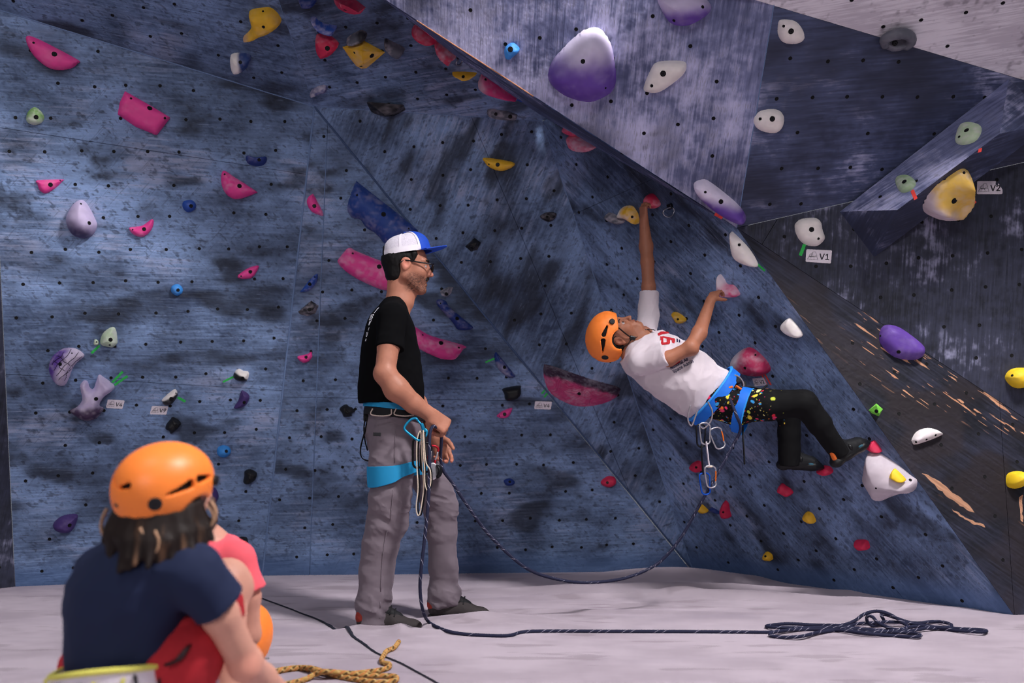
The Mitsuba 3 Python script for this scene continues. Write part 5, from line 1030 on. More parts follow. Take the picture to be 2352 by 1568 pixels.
Hh.disp = wrinkle(.002, 80, (0, 0, 1), 2., 5); hm = Hh.mesh(); part(boy, 'hair', smooth_ply(hm, 'hair', tint(hm, (22, 18, 17), (), .3)), label='cropped black hair')
hgk = helmet(boy, g2(-.016, 0, .028), basis(fh + A3(-.03, 0, 0), uh), .97)
bk = boy + '__helmet'
def strap(owner, pts, w_, bs, nm='chin_strap', th=.0016): return part(owner, nm, mikit.ply(tube(spline(np.array(pts), .008), 1., 8, flat=(w_, th))[0], bs, smooth=True))
strap(bk, [g2(.070, -.082, .030), g2(.045, -.082, -.02), g2(.030, -.073, -.062), g2(.045, -.045, -.106), g2(.058, 0, -.122)], .0065, 'web_black')
strap(bk, [g2(-.060, -.078, .010), g2(-.02, -.078, -.042), g2(.022, -.074, -.060)], .0055, 'web_black'); strap(bk, [g2(.070, .082, .030), g2(.045, .082, -.02), g2(.030, .073, -.062), g2(.045, .045, -.106), g2(.058, 0, -.122)], .0065, 'web_black')
part(bk, 'strap_buckle', mikit.ply(placed(rbox(.020, .012, .030, .003), g2(.030, -.076, -.062), RB2), 'button_black'))
part(bk, 'strap_buckle', mikit.ply(placed(rbox(.022, .03, .014, .003), g2(.066, -.012, -.124), RB2), 'button_black')); strap(bk, [g2(.066, -.01, -.124), g2(.085, -.02, -.150), g2(.095, -.05, -.172)], .006, 'web_black')
# t-shirt
ax2 = (pel - J(1470, 790, 5.2)); ax2 = ax2 / np.linalg.norm(ax2); U2 = A3(.55, 0, .83); U2 = U2 - ax2 * (U2 @ ax2); U2 /= np.linalg.norm(U2)
St = Solid(.0050); o2 = J(1455, 782, 5.2)
def s2(xb, yb, xf, yf, half):
    b_, f_ = J(xb, yb, 5.2), J(xf, yf, 5.2); m_ = (b_ + f_) / 2; return [(m_ - o2) @ ax2, (m_ - o2) @ U2, 0, abs((f_ - b_) @ U2) / 2, half]
sts = [s2(1432, 835, 1478, 762, .115), s2(1442, 858, 1522, 758, .150), s2(1478, 890, 1575, 785, .155), s2(1512, 914, 1628, 822, .155), s2(1545, 940, 1668, 852, .150), s2(1566, 948, 1690, 866, .148)]
sts.sort(key=lambda t: t[0]); St.loft(o2, ax2, U2, sts, .012)
St.cap(J(1462, 800, 5.2), sR, .062, .060, .03); St.cap(sR, J(1531, 811, 5.02), .060, .071, .02, op='f'); St.cap(J(1480, 775, 5.25), sL, .060, .056, .03); St.cap(sL, J(1490, 670, 5.375), .058, .056, .02, op='f')
St.cap(g2(.0, 0, -.105), g2(-.01, 0, -.04), .047, .052, .01, op='s')
_s1 = wrinkle(.014, 6, ax2 * .7 + U2, 3., 41, 1.); _n3 = wrinkle(1., 8, ax2 + .5 * U2, .5, 44, 1.)
def _s2(P): return .011 * (np.abs(_n3(P)) ** .8 - .25)
St.disp = lambda P: _s1(P) + _s2(P)
sm_ = St.mesh(); part(boy, 'tshirt', smooth_ply(sm_, 'cotton_white'), label='white t-shirt with red and navy print'); sk = boy + '__tshirt'; sv = np.array(sm_.vertices); sn = sm_.vertex_normals
tri_ = trimesh.Trimesh(sv, sm_.faces, process=False)
def onto(q, lift=.0012):
    """world points from pixel positions, laid on the shirt as seen along the lens rays"""
    q = np.atleast_2d(q); d = np.array([ray(x, y) for x, y in q]); t = cKDTree(sv); out = []
    # march along each ray to the nearest shirt vertex in front
    from scipy.spatial import cKDTree as KD
    w = (sv - EYE); pv = np.stack([w @ RGT / (w @ FWD), w @ UPV / (w @ FWD)], 1); fr = np.einsum('ij,ij->i', tri_.vertex_normals, sv - EYE); fr = fr * (1 if np.median(fr[w @ FWD < np.median(w @ FWD)]) < 0 else -1) < 0
    kd = KD(pv[fr]); vv = sv[fr]
    for x, y in q:
        dist, ix = kd.query([(x - CX) / F_PX, (CY - y) / F_PX], k=8); near = vv[ix]; dep = (near - EYE) @ FWD; i = np.argsort(dep)[:4]; dd = np.average(dep[i], weights=1 / (dist[i] + 1e-5)); r_ = ray(x, y); out.append(EYE + r_ * dd - r_ / np.linalg.norm(r_) * lift)
    return np.array(out)
def print_text(owner, text, x, y, ang, hpx, bsdf, squeeze=1.):
    m = meshkit.text_mesh(text, 1., .01, bold=True); v = np.array(m.vertices); top = v[:, 2] > .005; a_ = math.radians(ang)
    X = x + hpx * (v[:, 0] * math.cos(a_) * squeeze + v[:, 1] * math.sin(a_) * .98); Y = y + hpx * (v[:, 0] * math.sin(a_) * squeeze - v[:, 1] * math.cos(a_))
    P = onto(np.stack([X, Y], 1)); d = P - EYE; d /= np.linalg.norm(d, axis=1, keepdims=True); P[~top] += d[~top] * .0008
    part(owner, 'print', mikit.ply(tm(P, m.faces), bsdf))
print_text(sk, 'National Ae', 1541, 849, -29, 7.4, 'print_navy', .84); print_text(sk, 'Space Admin', 1547, 857, -29, 7.4, 'print_navy', .84)
# the red emblem across the chest
def patch(owner, quad, bsdf, n=10, nm='print'):
    q = np.array(quad, float); s_, t_ = np.meshgrid(np.linspace(0, 1, n), np.linspace(0, 1, n), indexing='ij'); s_, t_ = s_.ravel()[:, None], t_.ravel()[:, None]
    P = onto((q[0] * (1 - s_) + q[1] * s_) * (1 - t_) + (q[3] * (1 - s_) + q[2] * s_) * t_); I_, J_ = np.meshgrid(np.arange(n - 1), np.arange(n - 1), indexing='ij'); a_ = (I_ * n + J_).ravel()
    d = P - EYE; d /= np.linalg.norm(d, axis=1, keepdims=True); f = np.concatenate([np.stack([a_, a_ + n, a_ + n + 1], 1), np.stack([a_, a_ + n + 1, a_ + 1], 1)])
    part(owner, nm, mikit.ply(tm(np.vstack([P, P + d * .0008]), np.vstack([f, f[:, ::-1] + n * n])), bsdf))
for q_ in ([(1510, 766), (1518, 761), (1521, 767), (1513, 771)], [(1518, 761), (1534, 761), (1538, 765), (1521, 767)], [(1516, 772), (1523, 772), (1524, 790), (1519, 790)], [(1520, 787), (1538, 784), (1537, 790), (1521, 792)], [(1531, 776), (1539, 778), (1539, 788), (1532, 788)], [(1522, 771), (1550, 777), (1551, 783), (1523, 775)], [(1543, 781), (1551, 782), (1549, 788), (1544, 787)]): patch(sk, q_, 'print_red', 5)
patch(sk, [(1538, 841), (1561, 828), (1563, 831), (1540, 844)], 'print_red'); patch(sk, [(1554, 777), (1557, 778), (1557, 785), (1554, 784)], 'print_navy', 5); patch(sk, [(1559, 779), (1562, 780), (1562, 786), (1559, 785)], 'print_navy', 5)
# leggings with paint splashes on the thighs
Lg = Solid(.0050); Lg.cap(hR, hL, .098, .098, .03); Lg.cap(J(1645, 918, 5.14), J(1645, 918, 5.28), .098, .098, .03)
Lg.chain([hR, J(1765, 930, 5.05), kR], [.086, .078, .066], .02); Lg.chain([kR, J(1882, 972, 5.0)], [.066, .058], .02); Lg.cap(J(1882, 972, 5.0), J(1930, 1043, 5.05), .058, .047, .02, op='f')
Lg.chain([hL, kL], [.084, .064], .02); Lg.chain([kL, J(1813, 995, 5.35)], [.064, .058], .02); Lg.cap(J(1813, 995, 5.35), J(1813, 1068, 5.37), .058, .056, .02, op='f')
Lg.disp = wrinkle(.006, 10, (1, 0, .2), 2., 51)
lm = Lg.mesh(); kn_mid = J(1800, 930, 5.05); ths = (J(1782, 930, 5.05) - hR) / np.linalg.norm(J(1782, 930, 5.05) - hR)
scene['splash_cloth'] = {'type': 'twosided', 'b': {'type': 'principled', 'roughness': .8, 'specular': .2, 'base_color': {'type': 'mesh_attribute', 'name': 'vertex_color'}}}
lm2 = lm.subdivide(); V = np.array(lm2.vertices); col = np.tile(lin((9, 9, 11)), (len(V), 1)); g_ = np.random.default_rng(12); kt = cKDTree(V)
PAL = [(232, 206, 70), (214, 44, 64), (240, 226, 150), (236, 116, 44), (52, 140, 200), (196, 206, 70), (224, 60, 110)]
tv = (V - hR) @ ths; zone = np.where((tv > -.20) & (tv < .24) & (V[:, 2] > J(1760, 985, 5.1)[2]))[0]
for i in range(1500):
    q = V[g_.choice(zone)]; t = (q - hR) @ ths
    if g_.random() < max(0, (t - .02) / .26): continue
    r = .0018 + .0095 * g_.random() ** 4; ix = np.array(kt.query_ball_point(q, r * 1.6))
    if len(ix) == 0: continue
    d = V[ix] - q; ax_ = g_.normal(size=3); ax_ /= np.linalg.norm(ax_); d = d - np.outer(d @ ax_, ax_) * .45; e = r * (.75 + .5 * meshkit.noise(V[ix] * 170, i)); k = np.clip((e - np.linalg.norm(d, axis=1)) / .0012, 0, 1)[:, None]
    c = lin(PAL[g_.integers(len(PAL))]); col[ix] = col[ix] * (1 - k) + c * k
part(boy, 'leggings', smooth_ply(lm2, 'splash_cloth', col), label='black leggings splashed with coloured paint')
# shoes
def climb_shoe(heel, toe, top, label, logo):
    d = toe - heel; L = np.linalg.norm(d); d /= L; u_ = top - d * (top @ d); u_ /= np.linalg.norm(u_); sd = np.cross(u_, d); R = np.stack([d, sd, u_], 1); g = lambda x, y, z: heel + d * x * L + sd * y + u_ * z
    S = Solid(.0038); S.chain([g(.10, 0, .016), g(.40, 0, .020), g(.72, .004, .016), g(.92, .006, .004)], [.032, .036, .036, .020], .03, (u_, .88)); S.cap(g(.16, 0, .02), g(.24, 0, .075), .032, .036, .02); S.cap(g(.24, 0, .07), g(.55, 0, .03), .032, .032, .03)
    k = part(boy, 'climbing_shoe', smooth_ply(S.mesh(), 'shoe_dark'), label=label)
    S = Solid(.0038); S.chain([g(.08, 0, .004), g(.40, 0, .006), g(.74, .004, .004), g(.95, .006, -.004)], [.034, .032, .039, .022], .03, (u_, .6)); S.cap(g(.06, 0, .01), g(.09, 0, .05), .028, .024, .02); part(k, 'rubber_sole', smooth_ply(S.mesh(), 'rubber_black'))
    S = Solid(.0034); S.cap(g(.44, -.028, .030), g(.68, -.036, .014), .012, .009, .01); S.cap(g(.44, .028, .030), g(.68, .036, .014), .012, .009, .01); part(k, 'side_patch', smooth_ply(cat_(list(S.mesh().split(only_watertight=False))), 'shoe_teal'))
    S = Solid(.0034); S.cap(g(.40, -.03, .04), g(.40, .03, .04), .022, .022, .01, (d, .6)); part(k, 'closure_strap', smooth_ply(S.mesh(), 'rubber_black'))
    if logo:
        c = g(.34, -.0405, .030); a = np.linspace(0, 2 * np.pi, 12, endpoint=False); ms = [tube(np.array([c + d * .0045 * math.cos(t) + u_ * .0045 * math.sin(t) for t in a]), .0012, 6, closed=True)[0]] + [tube(np.array([c + d * s * .003 + u_ * .004, c + d * s * .0055 + u_ * .0085]), .0012, 6)[0] for s in (-1, 1)]
        part(k, 'logo', smooth_ply(cat_(ms), 'logo_cyan'))
    return k
climb_shoe(J(1918, 1066, 5.04), J(1994, 1013, 5.13), A3(-.35, -.1, .9), 'black climbing shoe with a small cyan logo', True)
climb_shoe(J(1792, 1070, 5.38), J(1889, 1071, 5.42), A3(-.1, -.1, 1), 'black climbing shoe, heel lifted', False)
S = Solid(.004); S.cap(J(1913, 1040, 5.02), J(1917, 1052, 5.025), .016, .014, .01); part(boy, 'sock', smooth_ply(S.mesh(), 'tag_orange'))
# harness
bh = boy + '__harness'; labels[bh] = {'label': 'blue climbing harness'}
RW = np.stack([U2, np.cross(ax2, U2), ax2], 1); wc = J(1640, 910, 5.2)
part(bh, 'waist_belt', mikit.ply(band(wc, RW, .166, .150, lambda t: (-.030, .032), .010), 'web_blue', smooth=40))
part(bh, 'belt_edge', mikit.ply(band(wc - ax2 * .024, RW, .168, .152, lambda t: (-.006, .006), .011), 'web_blue_edge', smooth=40))
part(bh, 'belt_webbing', mikit.ply(band(wc + ax2 * .008, RW, .174, .158, lambda t: (-.014, .014), .008, 40, None, math.radians(195), math.radians(312)), 'web_grey', smooth=40))
tax = (kR - hR) / np.linalg.norm(kR - hR); tu = A3(0, -1, 0) - tax * (A3(0, -1, 0) @ tax); tu /= np.linalg.norm(tu); RT = np.stack([tu, np.cross(tax, tu), tax], 1)
tilt = .35; tax2 = tax * math.cos(tilt) + np.cross(A3(0, 1, 0), tax) * math.sin(tilt); RT2 = np.stack([tu, np.cross(tax2, tu), tax2], 1)
part(bh, 'leg_loop', mikit.ply(band(J(1706, 942, 5.11), RT2, .094, .112, lambda t: (-.026, .026), .009, 60), 'web_blue', smooth=40)); part(bh, 'leg_loop_edge', mikit.ply(band(J(1706, 942, 5.11) + tax2 * .025, RT2, .0945, .1125, lambda t: (-.004, .004), .0105, 60), 'web_blue_edge', smooth=40))
part(bh, 'leg_loop', mikit.ply(band(J(1700, 938, 5.32), RT2, .094, .108, lambda t: (-.024, .024), .008, 48), 'web_blue', smooth=40))
for pts in ([(1586, 930), (1580, 962), (1588, 978), (1596, 960), (1602, 942)], [(1626, 922), (1636, 945), (1632, 968), (1616, 984), (1606, 976)]):
    part(bh, 'gear_loop', mikit.ply(tube(spline(np.array([J(x, y, 5.02) for x, y in pts]), .006), .0042, 8)[0], 'web_grey', smooth=True))
part(bh, 'strap_tail', mikit.ply(tube(spline(np.array([J(1706, 980, 5.1), J(1707, 1010, 5.08), J(1709, 1040, 5.08), J(1710, 1066, 5.08)]), .01), 1., 8, flat=(.0085, .003))[0], 'web_black', smooth=True))
part(bh, 'tie_in_loop', mikit.ply(tube(spline(np.array([J(x, y, 5.10) for x, y in ((1668, 900), (1672, 872), (1686, 862), (1700, 868), (1708, 884), (1700, 902))]), .006), .005, 8)[0], 'web_grey', smooth=True))
for a_, b_ in (((1664, 893), (1682, 888)), ((1690, 886), (1702, 894))): part(bh, 'bar_tack', mikit.ply(tube(np.array([J(*a_, 5.06), J(*b_, 5.06)]), 1., 8, flat=(.012, .006))[0], 'tag_orange', smooth=True))
S = Solid(.004)
for i in range(9): a_ = g_.random() * 6.28; c = J(1682 + 20 * g_.normal() * .9, 884 + 9 * g_.normal(), 5.12 + .05 * g_.normal()); S.cap(c, c + .03 * np.clip(g_.normal(size=3), -1, 1), .013, .011, .01)
part(bh, 'tie_in_knot', smooth_ply(S.mesh(), 'web_black'), label='dark knot of the rope at the harness front')
strap(boy, [J(1672, 895, 5.1), J(1720, 888, 5.1), J(1748, 893, 5.1), J(1762, 884, 5.1)], .012, 'web_black', 'jacket_hem', .004)
# ---------------------------------------------------------------- two children in the foreground
mat('cotton_navy', (24, 34, 64), .85, sheen=.3); mat('cotton_red', (176, 36, 46), .85, sheen=.2); mat('cotton_coral', (240, 96, 108), .85, sheen=.3); mat('web_white', (222, 212, 222), .7); mat('web_yellow', (214, 206, 96), .6); mat('cloth_dark', (30, 28, 38), .85)
girl = thing('person', 'girl in an orange helmet and navy t-shirt squatting with her back to us', 'person')
GD = 2.45
fg = A3(.62, .76, .20); RG = basis(fg, A3(.06, -.28, 1)); hcG = J(384, 1146, GD); B = Solid(.0052)
gg = head(B, hcG, RG, .93)
SKG = (206, 150, 130)
nG = J(345, 1250, GD + .02); sRg, sLg = J(446, 1320, 2.38), J(228, 1312, 2.56); pG = J(262, 1525, 2.46)
B.cap(nG, gg(-.02, 0, -.05), .052, .048, .02); B.chain([J(335, 1275, 2.46), J(300, 1400, 2.44), pG], [.075, .085, .085], .03); B.cap(sRg, sLg, .048, .048, .03)
eRg, wRg = J(563, 1522, 2.50), J(640, 1585, 2.78)
B.chain([sRg, J(505, 1410, 2.42), eRg], [.046, .042, .038], .02); B.chain([eRg, J(600, 1560, 2.62), wRg], [.040, .038, .027], .02); B.cap(eRg, eRg + A3(.005, -.02, -.01), .034, .03, .02)
hand(B, wRg, A3(.3, .9, -.25), A3(.3, -.2, .9), .85, (.4, .5, .5, .5), (.4, .3), .05, side=1, k=.006)
eLg, wLg = J(222, 1480, 2.84), J(350, 1530, 3.02); B.chain([sLg, eLg], [.046, .038], .02); B.chain([eLg, wLg], [.038, .027], .02); hand(B, wLg, A3(.6, .6, -.2), A3(0, .3, .9), .85, (.4, .5, .5, .5), (.4, .3), .05, side=-1, k=.006)
hRg, kRg = J(385, 1520, 2.50), J(522, 1335, 2.80); aRg = A3(kRg[0] + .05, kRg[1] - .14, .075); hLg, kLg = J(250, 1530, 2.58), J(330, 1400, 3.02); aLg = A3(kLg[0] + .02, kLg[1] - .12, .075)
B.cap(hRg, hLg, .075, .075, .03); B.chain([hRg, kRg, aRg], [.070, .056, .036], .02); B.chain([hLg, kLg, aLg], [.068, .054, .036], .02); B.cap(kRg, kRg + A3(.02, .01, -.02), .056, .05, .02)
for a_ in (aRg, aLg): B.cap(a_ - up * .02, a_ + A3(.10, .11, -.052), .036, .024, .02)
bm = B.mesh(); part(girl, 'body', smooth_ply(bm, 'skin', tint(bm, SKG, [(eRg + A3(.01, -.03, 0), (.05, .05, .05), (226, 140, 122), .5), (kRg + A3(.02, -.04, -.09), (.05,) * 3, (214, 146, 128), .4)], .08, 4)))
helmet(girl, gg(-.002, 0, .006), RG, .89); gk_ = girl + '__helmet'
strap(gk_, [gg(.070, -.082, .030), gg(.045, -.082, -.02), gg(.030, -.073, -.062), gg(.045, -.045, -.106), gg(.058, 0, -.122)], .0065, 'web_black')
Hg = Solid(.0052); Hg.ell(gg(-.02, 0, .0), RG, A3(.106, .094, .085), .01)
gr = np.random.default_rng(3)
for i in range(54):
    th = math.radians(52 + 282 * i / 53 + gr.normal() * 3); r0 = .088; q0 = gg(-.012 + r0 * 1.05 * math.cos(th), r0 * .98 * math.sin(th), -.005); L = .092 + .026 * gr.random() - .02 * abs(math.cos(th / 2)) ** 3
    out = RG @ A3(math.cos(th), math.sin(th), 0); s1, s2_ = .015 + .012 * gr.random(), .020 + .026 * gr.random()
    Hg.chain([q0, q0 + out * s1 - up * L * .5, q0 + out * s2_ - up * L + .012 * gr.normal(size=3)], [.019, .017, .006], .012)
Hg.ell(gg(-.045, 0, -.055), RG, A3(.075, .088, .07), .02); Hg.ell(gg(.085, 0, -.03), RG, A3(.062, .10, .09), .015, 's')
Hg.disp = wrinkle(.004, 60, (0, 0, 1), 5., 9, .6); hm = Hg.mesh(); P_ = np.array(hm.vertices)
hc_ = tint(hm, (30, 20, 17), (), .35); k = np.clip((meshkit.fbm(P_ * A3(46, 46, 5), 2, 8) - .60) / .12, 0, 1)[:, None] * np.clip((hcG[2] - .03 - P_[:, 2:3]) / .08, 0, 1); part(girl, 'hair', smooth_ply(hm, 'hair', hc_ * (1 - .75 * k) + lin((130, 96, 72)) * .75 * k), label='dark brown wavy hair with lighter strands')
scene['strand_blond'] = {'type': 'twosided', 'b': {'type': 'principled', 'base_color': {'type': 'rgb', 'value': lin((178, 138, 108)).tolist()}, 'roughness': .4, 'specular': .4}}
for pts in ([(246, 1168), (236, 1190), (233, 1212), (240, 1234)], [(476, 1160), (490, 1180), (488, 1202), (470, 1228)], [(484, 1150), (496, 1172), (492, 1196), (478, 1216)], [(356, 1218), (366, 1240), (362, 1262), (350, 1276)], [(322, 1212), (332, 1230), (338, 1252), (334, 1270)], [(270, 1218), (280, 1236), (276, 1250)]):
    dz = GD - .04 - .03 * np.sin(np.linspace(0, 3, len(pts))); d0 = GD - .12 if 300 < pts[0][0] < 400 else GD - .02
    part(girl + '__hair', 'strand', mikit.ply(tube(spline(np.array([J(x, y, d0) for x, y in pts]), .006), 1., 8, flat=(.006, .003))[0], 'strand_blond', smooth=True))
# navy shirt
bd = A3(.50, .86, 0); bl = A3(-.86, .50, 0); Sg = Solid(.0055); oG = J(290, 1420, 2.46)
def s3(y, x0, x1, dep, sh=0.):
    c = (J(x0, y, 2.46) + J(x1, y, 2.46)) / 2; hw = np.linalg.norm(J(x1, y, 2.46) - J(x0, y, 2.46)) / 2; lat = hw / math.sqrt(.86 ** 2 + (.5 * dep / hw) ** 2); e = c - oG; return [e[2], e @ A3(1, 0, 0) * -.86, e @ A3(1, 0, 0) * -.50 + sh, min(lat, hw * 1.12), dep]
stg = [s3(1552, 126, 388, .125), s3(1520, 124, 398, .13), s3(1460, 132, 408, .13), s3(1400, 138, 428, .128), s3(1340, 148, 440, .12, .0), s3(1295, 176, 448, .10, .01), s3(1262, 225, 420, .082, .02), s3(1240, 285, 390, .06, .02)]
Sg.loft(oG, up, bl, [[t[0], t[1], -t[2], t[3], t[4]] for t in stg], .014)
Sg.cap(J(385, 1285, 2.42), sRg, .060, .058, .05); Sg.cap(sRg, J(506, 1392, 2.415), .062, .066, .025, op='f'); Sg.cap(J(270, 1290, 2.5), sLg, .062, .06, .03); Sg.cap(sLg, J(222, 1410, 2.72), .060, .064, .025, op='f')
_g1 = wrinkle(.014, 6, A3(.5, 0, .8), 2.4, 61, 1.); _g2 = wrinkle(.006, 15, (.2, 0, 1), 1.8, 65, 1.)
Sg.disp = lambda P: _g1(P) + _g2(P); part(girl, 'tshirt', smooth_ply(Sg.mesh(), 'cotton_navy'), label='navy t-shirt')
# red shorts
Rd = Solid(.0055); Rd.cap(hRg, hLg, .115, .115, .03); Rd.cap(J(400, 1530, 2.47), hRg, .10, .11, .03); Rd.cap(hRg, J(508, 1375, 2.72), .100, .072, .03, op='f'); Rd.cap(hLg, kLg * .75 + hLg * .25, .10, .08, .03, op='f'); Rd.ell(J(445, 1500, 2.46), np.eye(3), (.065, .09, .085), .03)
Rd.disp = wrinkle(.022, 13, (.3, .2, 1), 2.6, 71, 1.2); part(girl, 'shorts', smooth_ply(Rd.mesh(), 'cotton_red'), label='red shorts')
# harness
gh = girl + '__harness'; labels[gh] = {'label': 'white and yellow climbing harness'}
RGh = np.stack([bl, -bd, up], 1); RGh = RGh * np.sign(np.linalg.det(RGh)) if np.linalg.det(RGh) < 0 else RGh
cG = (J(146, 1540, 2.46) + J(392, 1530, 2.46)) / 2
RGh = basis(A3(.96, 0, .10), A3(-.10, 0, 1)); aG, bG = .136, .14
part(gh, 'waist_belt', mikit.ply(band(cG, RGh, aG, bG, lambda t: (-.055, .016 - .010 * math.cos(2 * t)), .012, 60), 'web_white', smooth=40))
part(gh, 'belt_edge', mikit.ply(band(cG + up * .014, RGh, aG + .003, bG + .003, lambda t: (-.006 - .010 * math.cos(2 * t), .008 - .010 * math.cos(2 * t)), .013, 60), 'web_yellow', smooth=40))
for a0 in (215, 250, 285, 318):
    q = [cG + RGh @ A3((aG + .019) * math.cos(math.radians(a0 + da)), (bG + .019) * math.sin(math.radians(a0 + da)), z) for da, z in ((-12, .006), (-10, -.03), (-3, -.050), (6, -.045), (12, .004))]
    part(gh, 'gear_loop', mikit.ply(tube(spline(np.array(q), .008), .0042, 8)[0], 'frame_black' if a0 in (250, 318) else 'web_yellow', smooth=True))
part(gh, 'side_strap', mikit.ply(tube(spline(np.array([J(386, 1525, 2.36), J(410, 1515, 2.35), J(425, 1498, 2.36), J(450, 1480, 2.42)]), .01), 1., 8, flat=(.014, .004))[0], 'frame_black', smooth=True))
part(gh, 'thigh_strap', mikit.ply(tube(spline(np.array([J(484, 1470, 2.52), J(492, 1510, 2.50), J(488, 1570, 2.48)]), .01), 1., 8, flat=(.016, .004))[0], 'web_white', smooth=True))

# the second child
kid = thing('person', 'child in a coral t-shirt sitting in front of the girl, head hidden by her helmet', 'person')
KD = 3.12; B = Solid(.0052); RK = basis(A3(.35, .93, -.25), A3(0, .2, 1)); hk2 = J(424, 1118, KD + .06); gq_ = head(B, hk2, RK, .92)
nK = J(462, 1228, KD); sRk, sLk = J(542, 1284, KD - .03), J(400, 1275, KD + .10)
B.cap(nK, gq_(-.02, 0, -.05), .05, .046, .02); B.chain([J(480, 1270, KD), J(500, 1400, KD - .02), J(500, 1540, KD)], [.08, .09, .095], .03); B.cap(sRk, sLk, .045, .045, .03)
eRk, wRk = J(570, 1455, KD - .02), J(566, 1490, KD + .17)
B.chain([sRk, J(566, 1370, KD - .03), eRk], [.044, .040, .035], .02); B.chain([eRk, wRk], [.036, .026], .02); hand(B, wRk, A3(-.35, .85, -.1), A3(.8, .1, .5), .82, (.6, .7, .7, .7), (.4, .3), .05, side=1, k=.006)
eLk = J(380, 1460, KD + .16); B.chain([sLk, eLk, J(450, 1490, KD + .30)], [.044, .035, .027], .02); hand(B, J(450, 1490, KD + .30), A3(.7, .5, 0), A3(-.5, .1, .8), .82, (.6, .7, .7, .7), (.4, .3), .05, side=-1, k=.006)
hpR, hpL = A3(J(530, 1560, KD)[0], KD + .02, .13), A3(J(430, 1560, KD)[0], KD + .05, .13); kk = [hpR + A3(-.07, .34, .02), hpL + A3(-.12, .36, .03)]; fk = [A3(hpR[0] - .16, KD + .62, .05), A3(hpL[0] - .06, KD + .66, .05)]
for h_, k_, f_ in zip((hpR, hpL), kk, fk): B.chain([h_, k_, f_], [.08, .055, .036], .02); B.cap(f_, f_ + A3(-.1 if f_ is fk[0] else .1, .03, -.015), .034, .026, .02)
B.cap(hpR, hpL, .09, .09, .03)
bm = B.mesh(); part(kid, 'body', smooth_ply(bm, 'skin', tint(bm, (204, 146, 126), (), .08, 5)))
Hk = Solid(.006); Hk.ell(gq_(-.02, 0, .03), RK, A3(.106, .086, .10), .01); Hk.ell(gq_(-.06, 0, -.06), RK, A3(.05, .07, .075), .03); Hk.ell(gq_(.085, 0, -.02), RK, A3(.062, .12, .09), .02, 's'); Hk.cap(J(486, 1150, KD), J(496, 1196, KD - .01), .014, .008, .02); Hk.disp = wrinkle(.006, 50, (0, 0, 1), 4., 15); hm = Hk.mesh(); part(kid, 'hair', smooth_ply(hm, 'hair', tint(hm, (70, 48, 44), (), .3)))
Sk = Solid(.0055); oK = J(500, 1400, KD)
def s4(y, x0, x1, dep): c = (J(x0, y, KD) + J(x1, y, KD)) / 2; e = c - oK; return [e[2], -e[0], 0, np.linalg.norm(J(x1, y, KD) - J(x0, y, KD)) / 2, dep]
Sk.loft(oK, up, A3(-1, 0, 0), [s4(1560, 405, 562, .125), s4(1480, 405, 564, .125), s4(1400, 402, 568, .12), s4(1320, 396, 574, .115), s4(1270, 396, 552, .10), s4(1240, 425, 530, .08), s4(1222, 445, 500, .05)], .014)
Sk.cap(J(520, 1268, KD), sRk, .058, .056, .03); Sk.cap(sRk, J(565, 1360, KD - .03), .058, .064, .02, op='f'); Sk.cap(J(430, 1268, KD + .05), sLk, .058, .056, .03); Sk.cap(sLk, J(388, 1362, KD + .13), .056, .06, .02, op='f')
Sk.disp = wrinkle(.012, 8, (.4, 0, 1), 2.4, 81, 1.); part(kid, 'tshirt', smooth_ply(Sk.mesh(), 'cotton_coral'), label='coral pink t-shirt')
Pk = Solid(.006); Pk.cap(hpR, hpL, .11, .11, .03)
for h_, k_, f_ in zip((hpR, hpL), kk, fk): Pk.chain([h_, k_], [.10, .075], .03); Pk.cap(k_, f_ * .85 + k_ * .15, .072, .055, .03, op='f')
Pk.disp = wrinkle(.01, 12, (.3, .2, 1), 2., 83); part(kid, 'trousers', smooth_ply(Pk.mesh(), 'cloth_dark'))
lap = thing('helmet', 'orange helmet held in the lap of the child in the coral t-shirt', 'helmet')
RLp = basis(A3(.25, .55, .80), A3(.93, .1, -.25)); cl = J(528, 1455, KD + .20)
helmet(lap, cl, RLp, .90, name='shell', sub=False)
strap(lap, [cl + RLp @ A3(.03, -.09, -.02), J(590, 1505, KD + .12), J(602, 1526, KD + .10), J(606, 1552, KD + .10)], .0055, 'web_black'); strap(lap, [J(586, 1520, KD + .10), J(600, 1514, KD + .09), J(618, 1511, KD + .09)], .006, 'web_black')
# ---------------------------------------------------------------- ropes
def rope_mat(key, base, fleck, thick):
    def fn(p, n, uv):
        a, b = uv.x / thick, uv.y
        s = a * .55 + b * 2; t = a * .55 - b * 2; br = .75 + .25 * dr.abs(dr.sin(a * 9) * dr.cos(b * 6.28 * 8))
        f = fleck[1]; k = dr.select((s - dr.floor(s) < f) & (cell_rand(dr.floor(s), 3) > fleck[2]), 1., 0.)
        c = mix(base, fleck[0], k)
        if len(fleck) > 3: c = mix(c, fleck[3], dr.select((t - dr.floor(t) < .3), .85, 0.)); c = mix(c, fleck[4], dr.select((s - dr.floor(s) > .55) & (s - dr.floor(s) < .75), .8, 0.))
        return c * br
    pmat(key, fn, .8, .2)
rope_mat('rope_navy', lin((40, 42, 66)), (lin((176, 170, 186)), .10, .45), .02)
rope_mat('rope_tan', lin((190, 150, 84)), (lin((104, 74, 44)), .34, .2, lin((214, 180, 120)), lin((206, 112, 62))), .02)
rp = thing('climbing_rope', 'navy climbing rope running from the boy through the man\'s hands to a loose pile', 'rope')
R_ = .0076
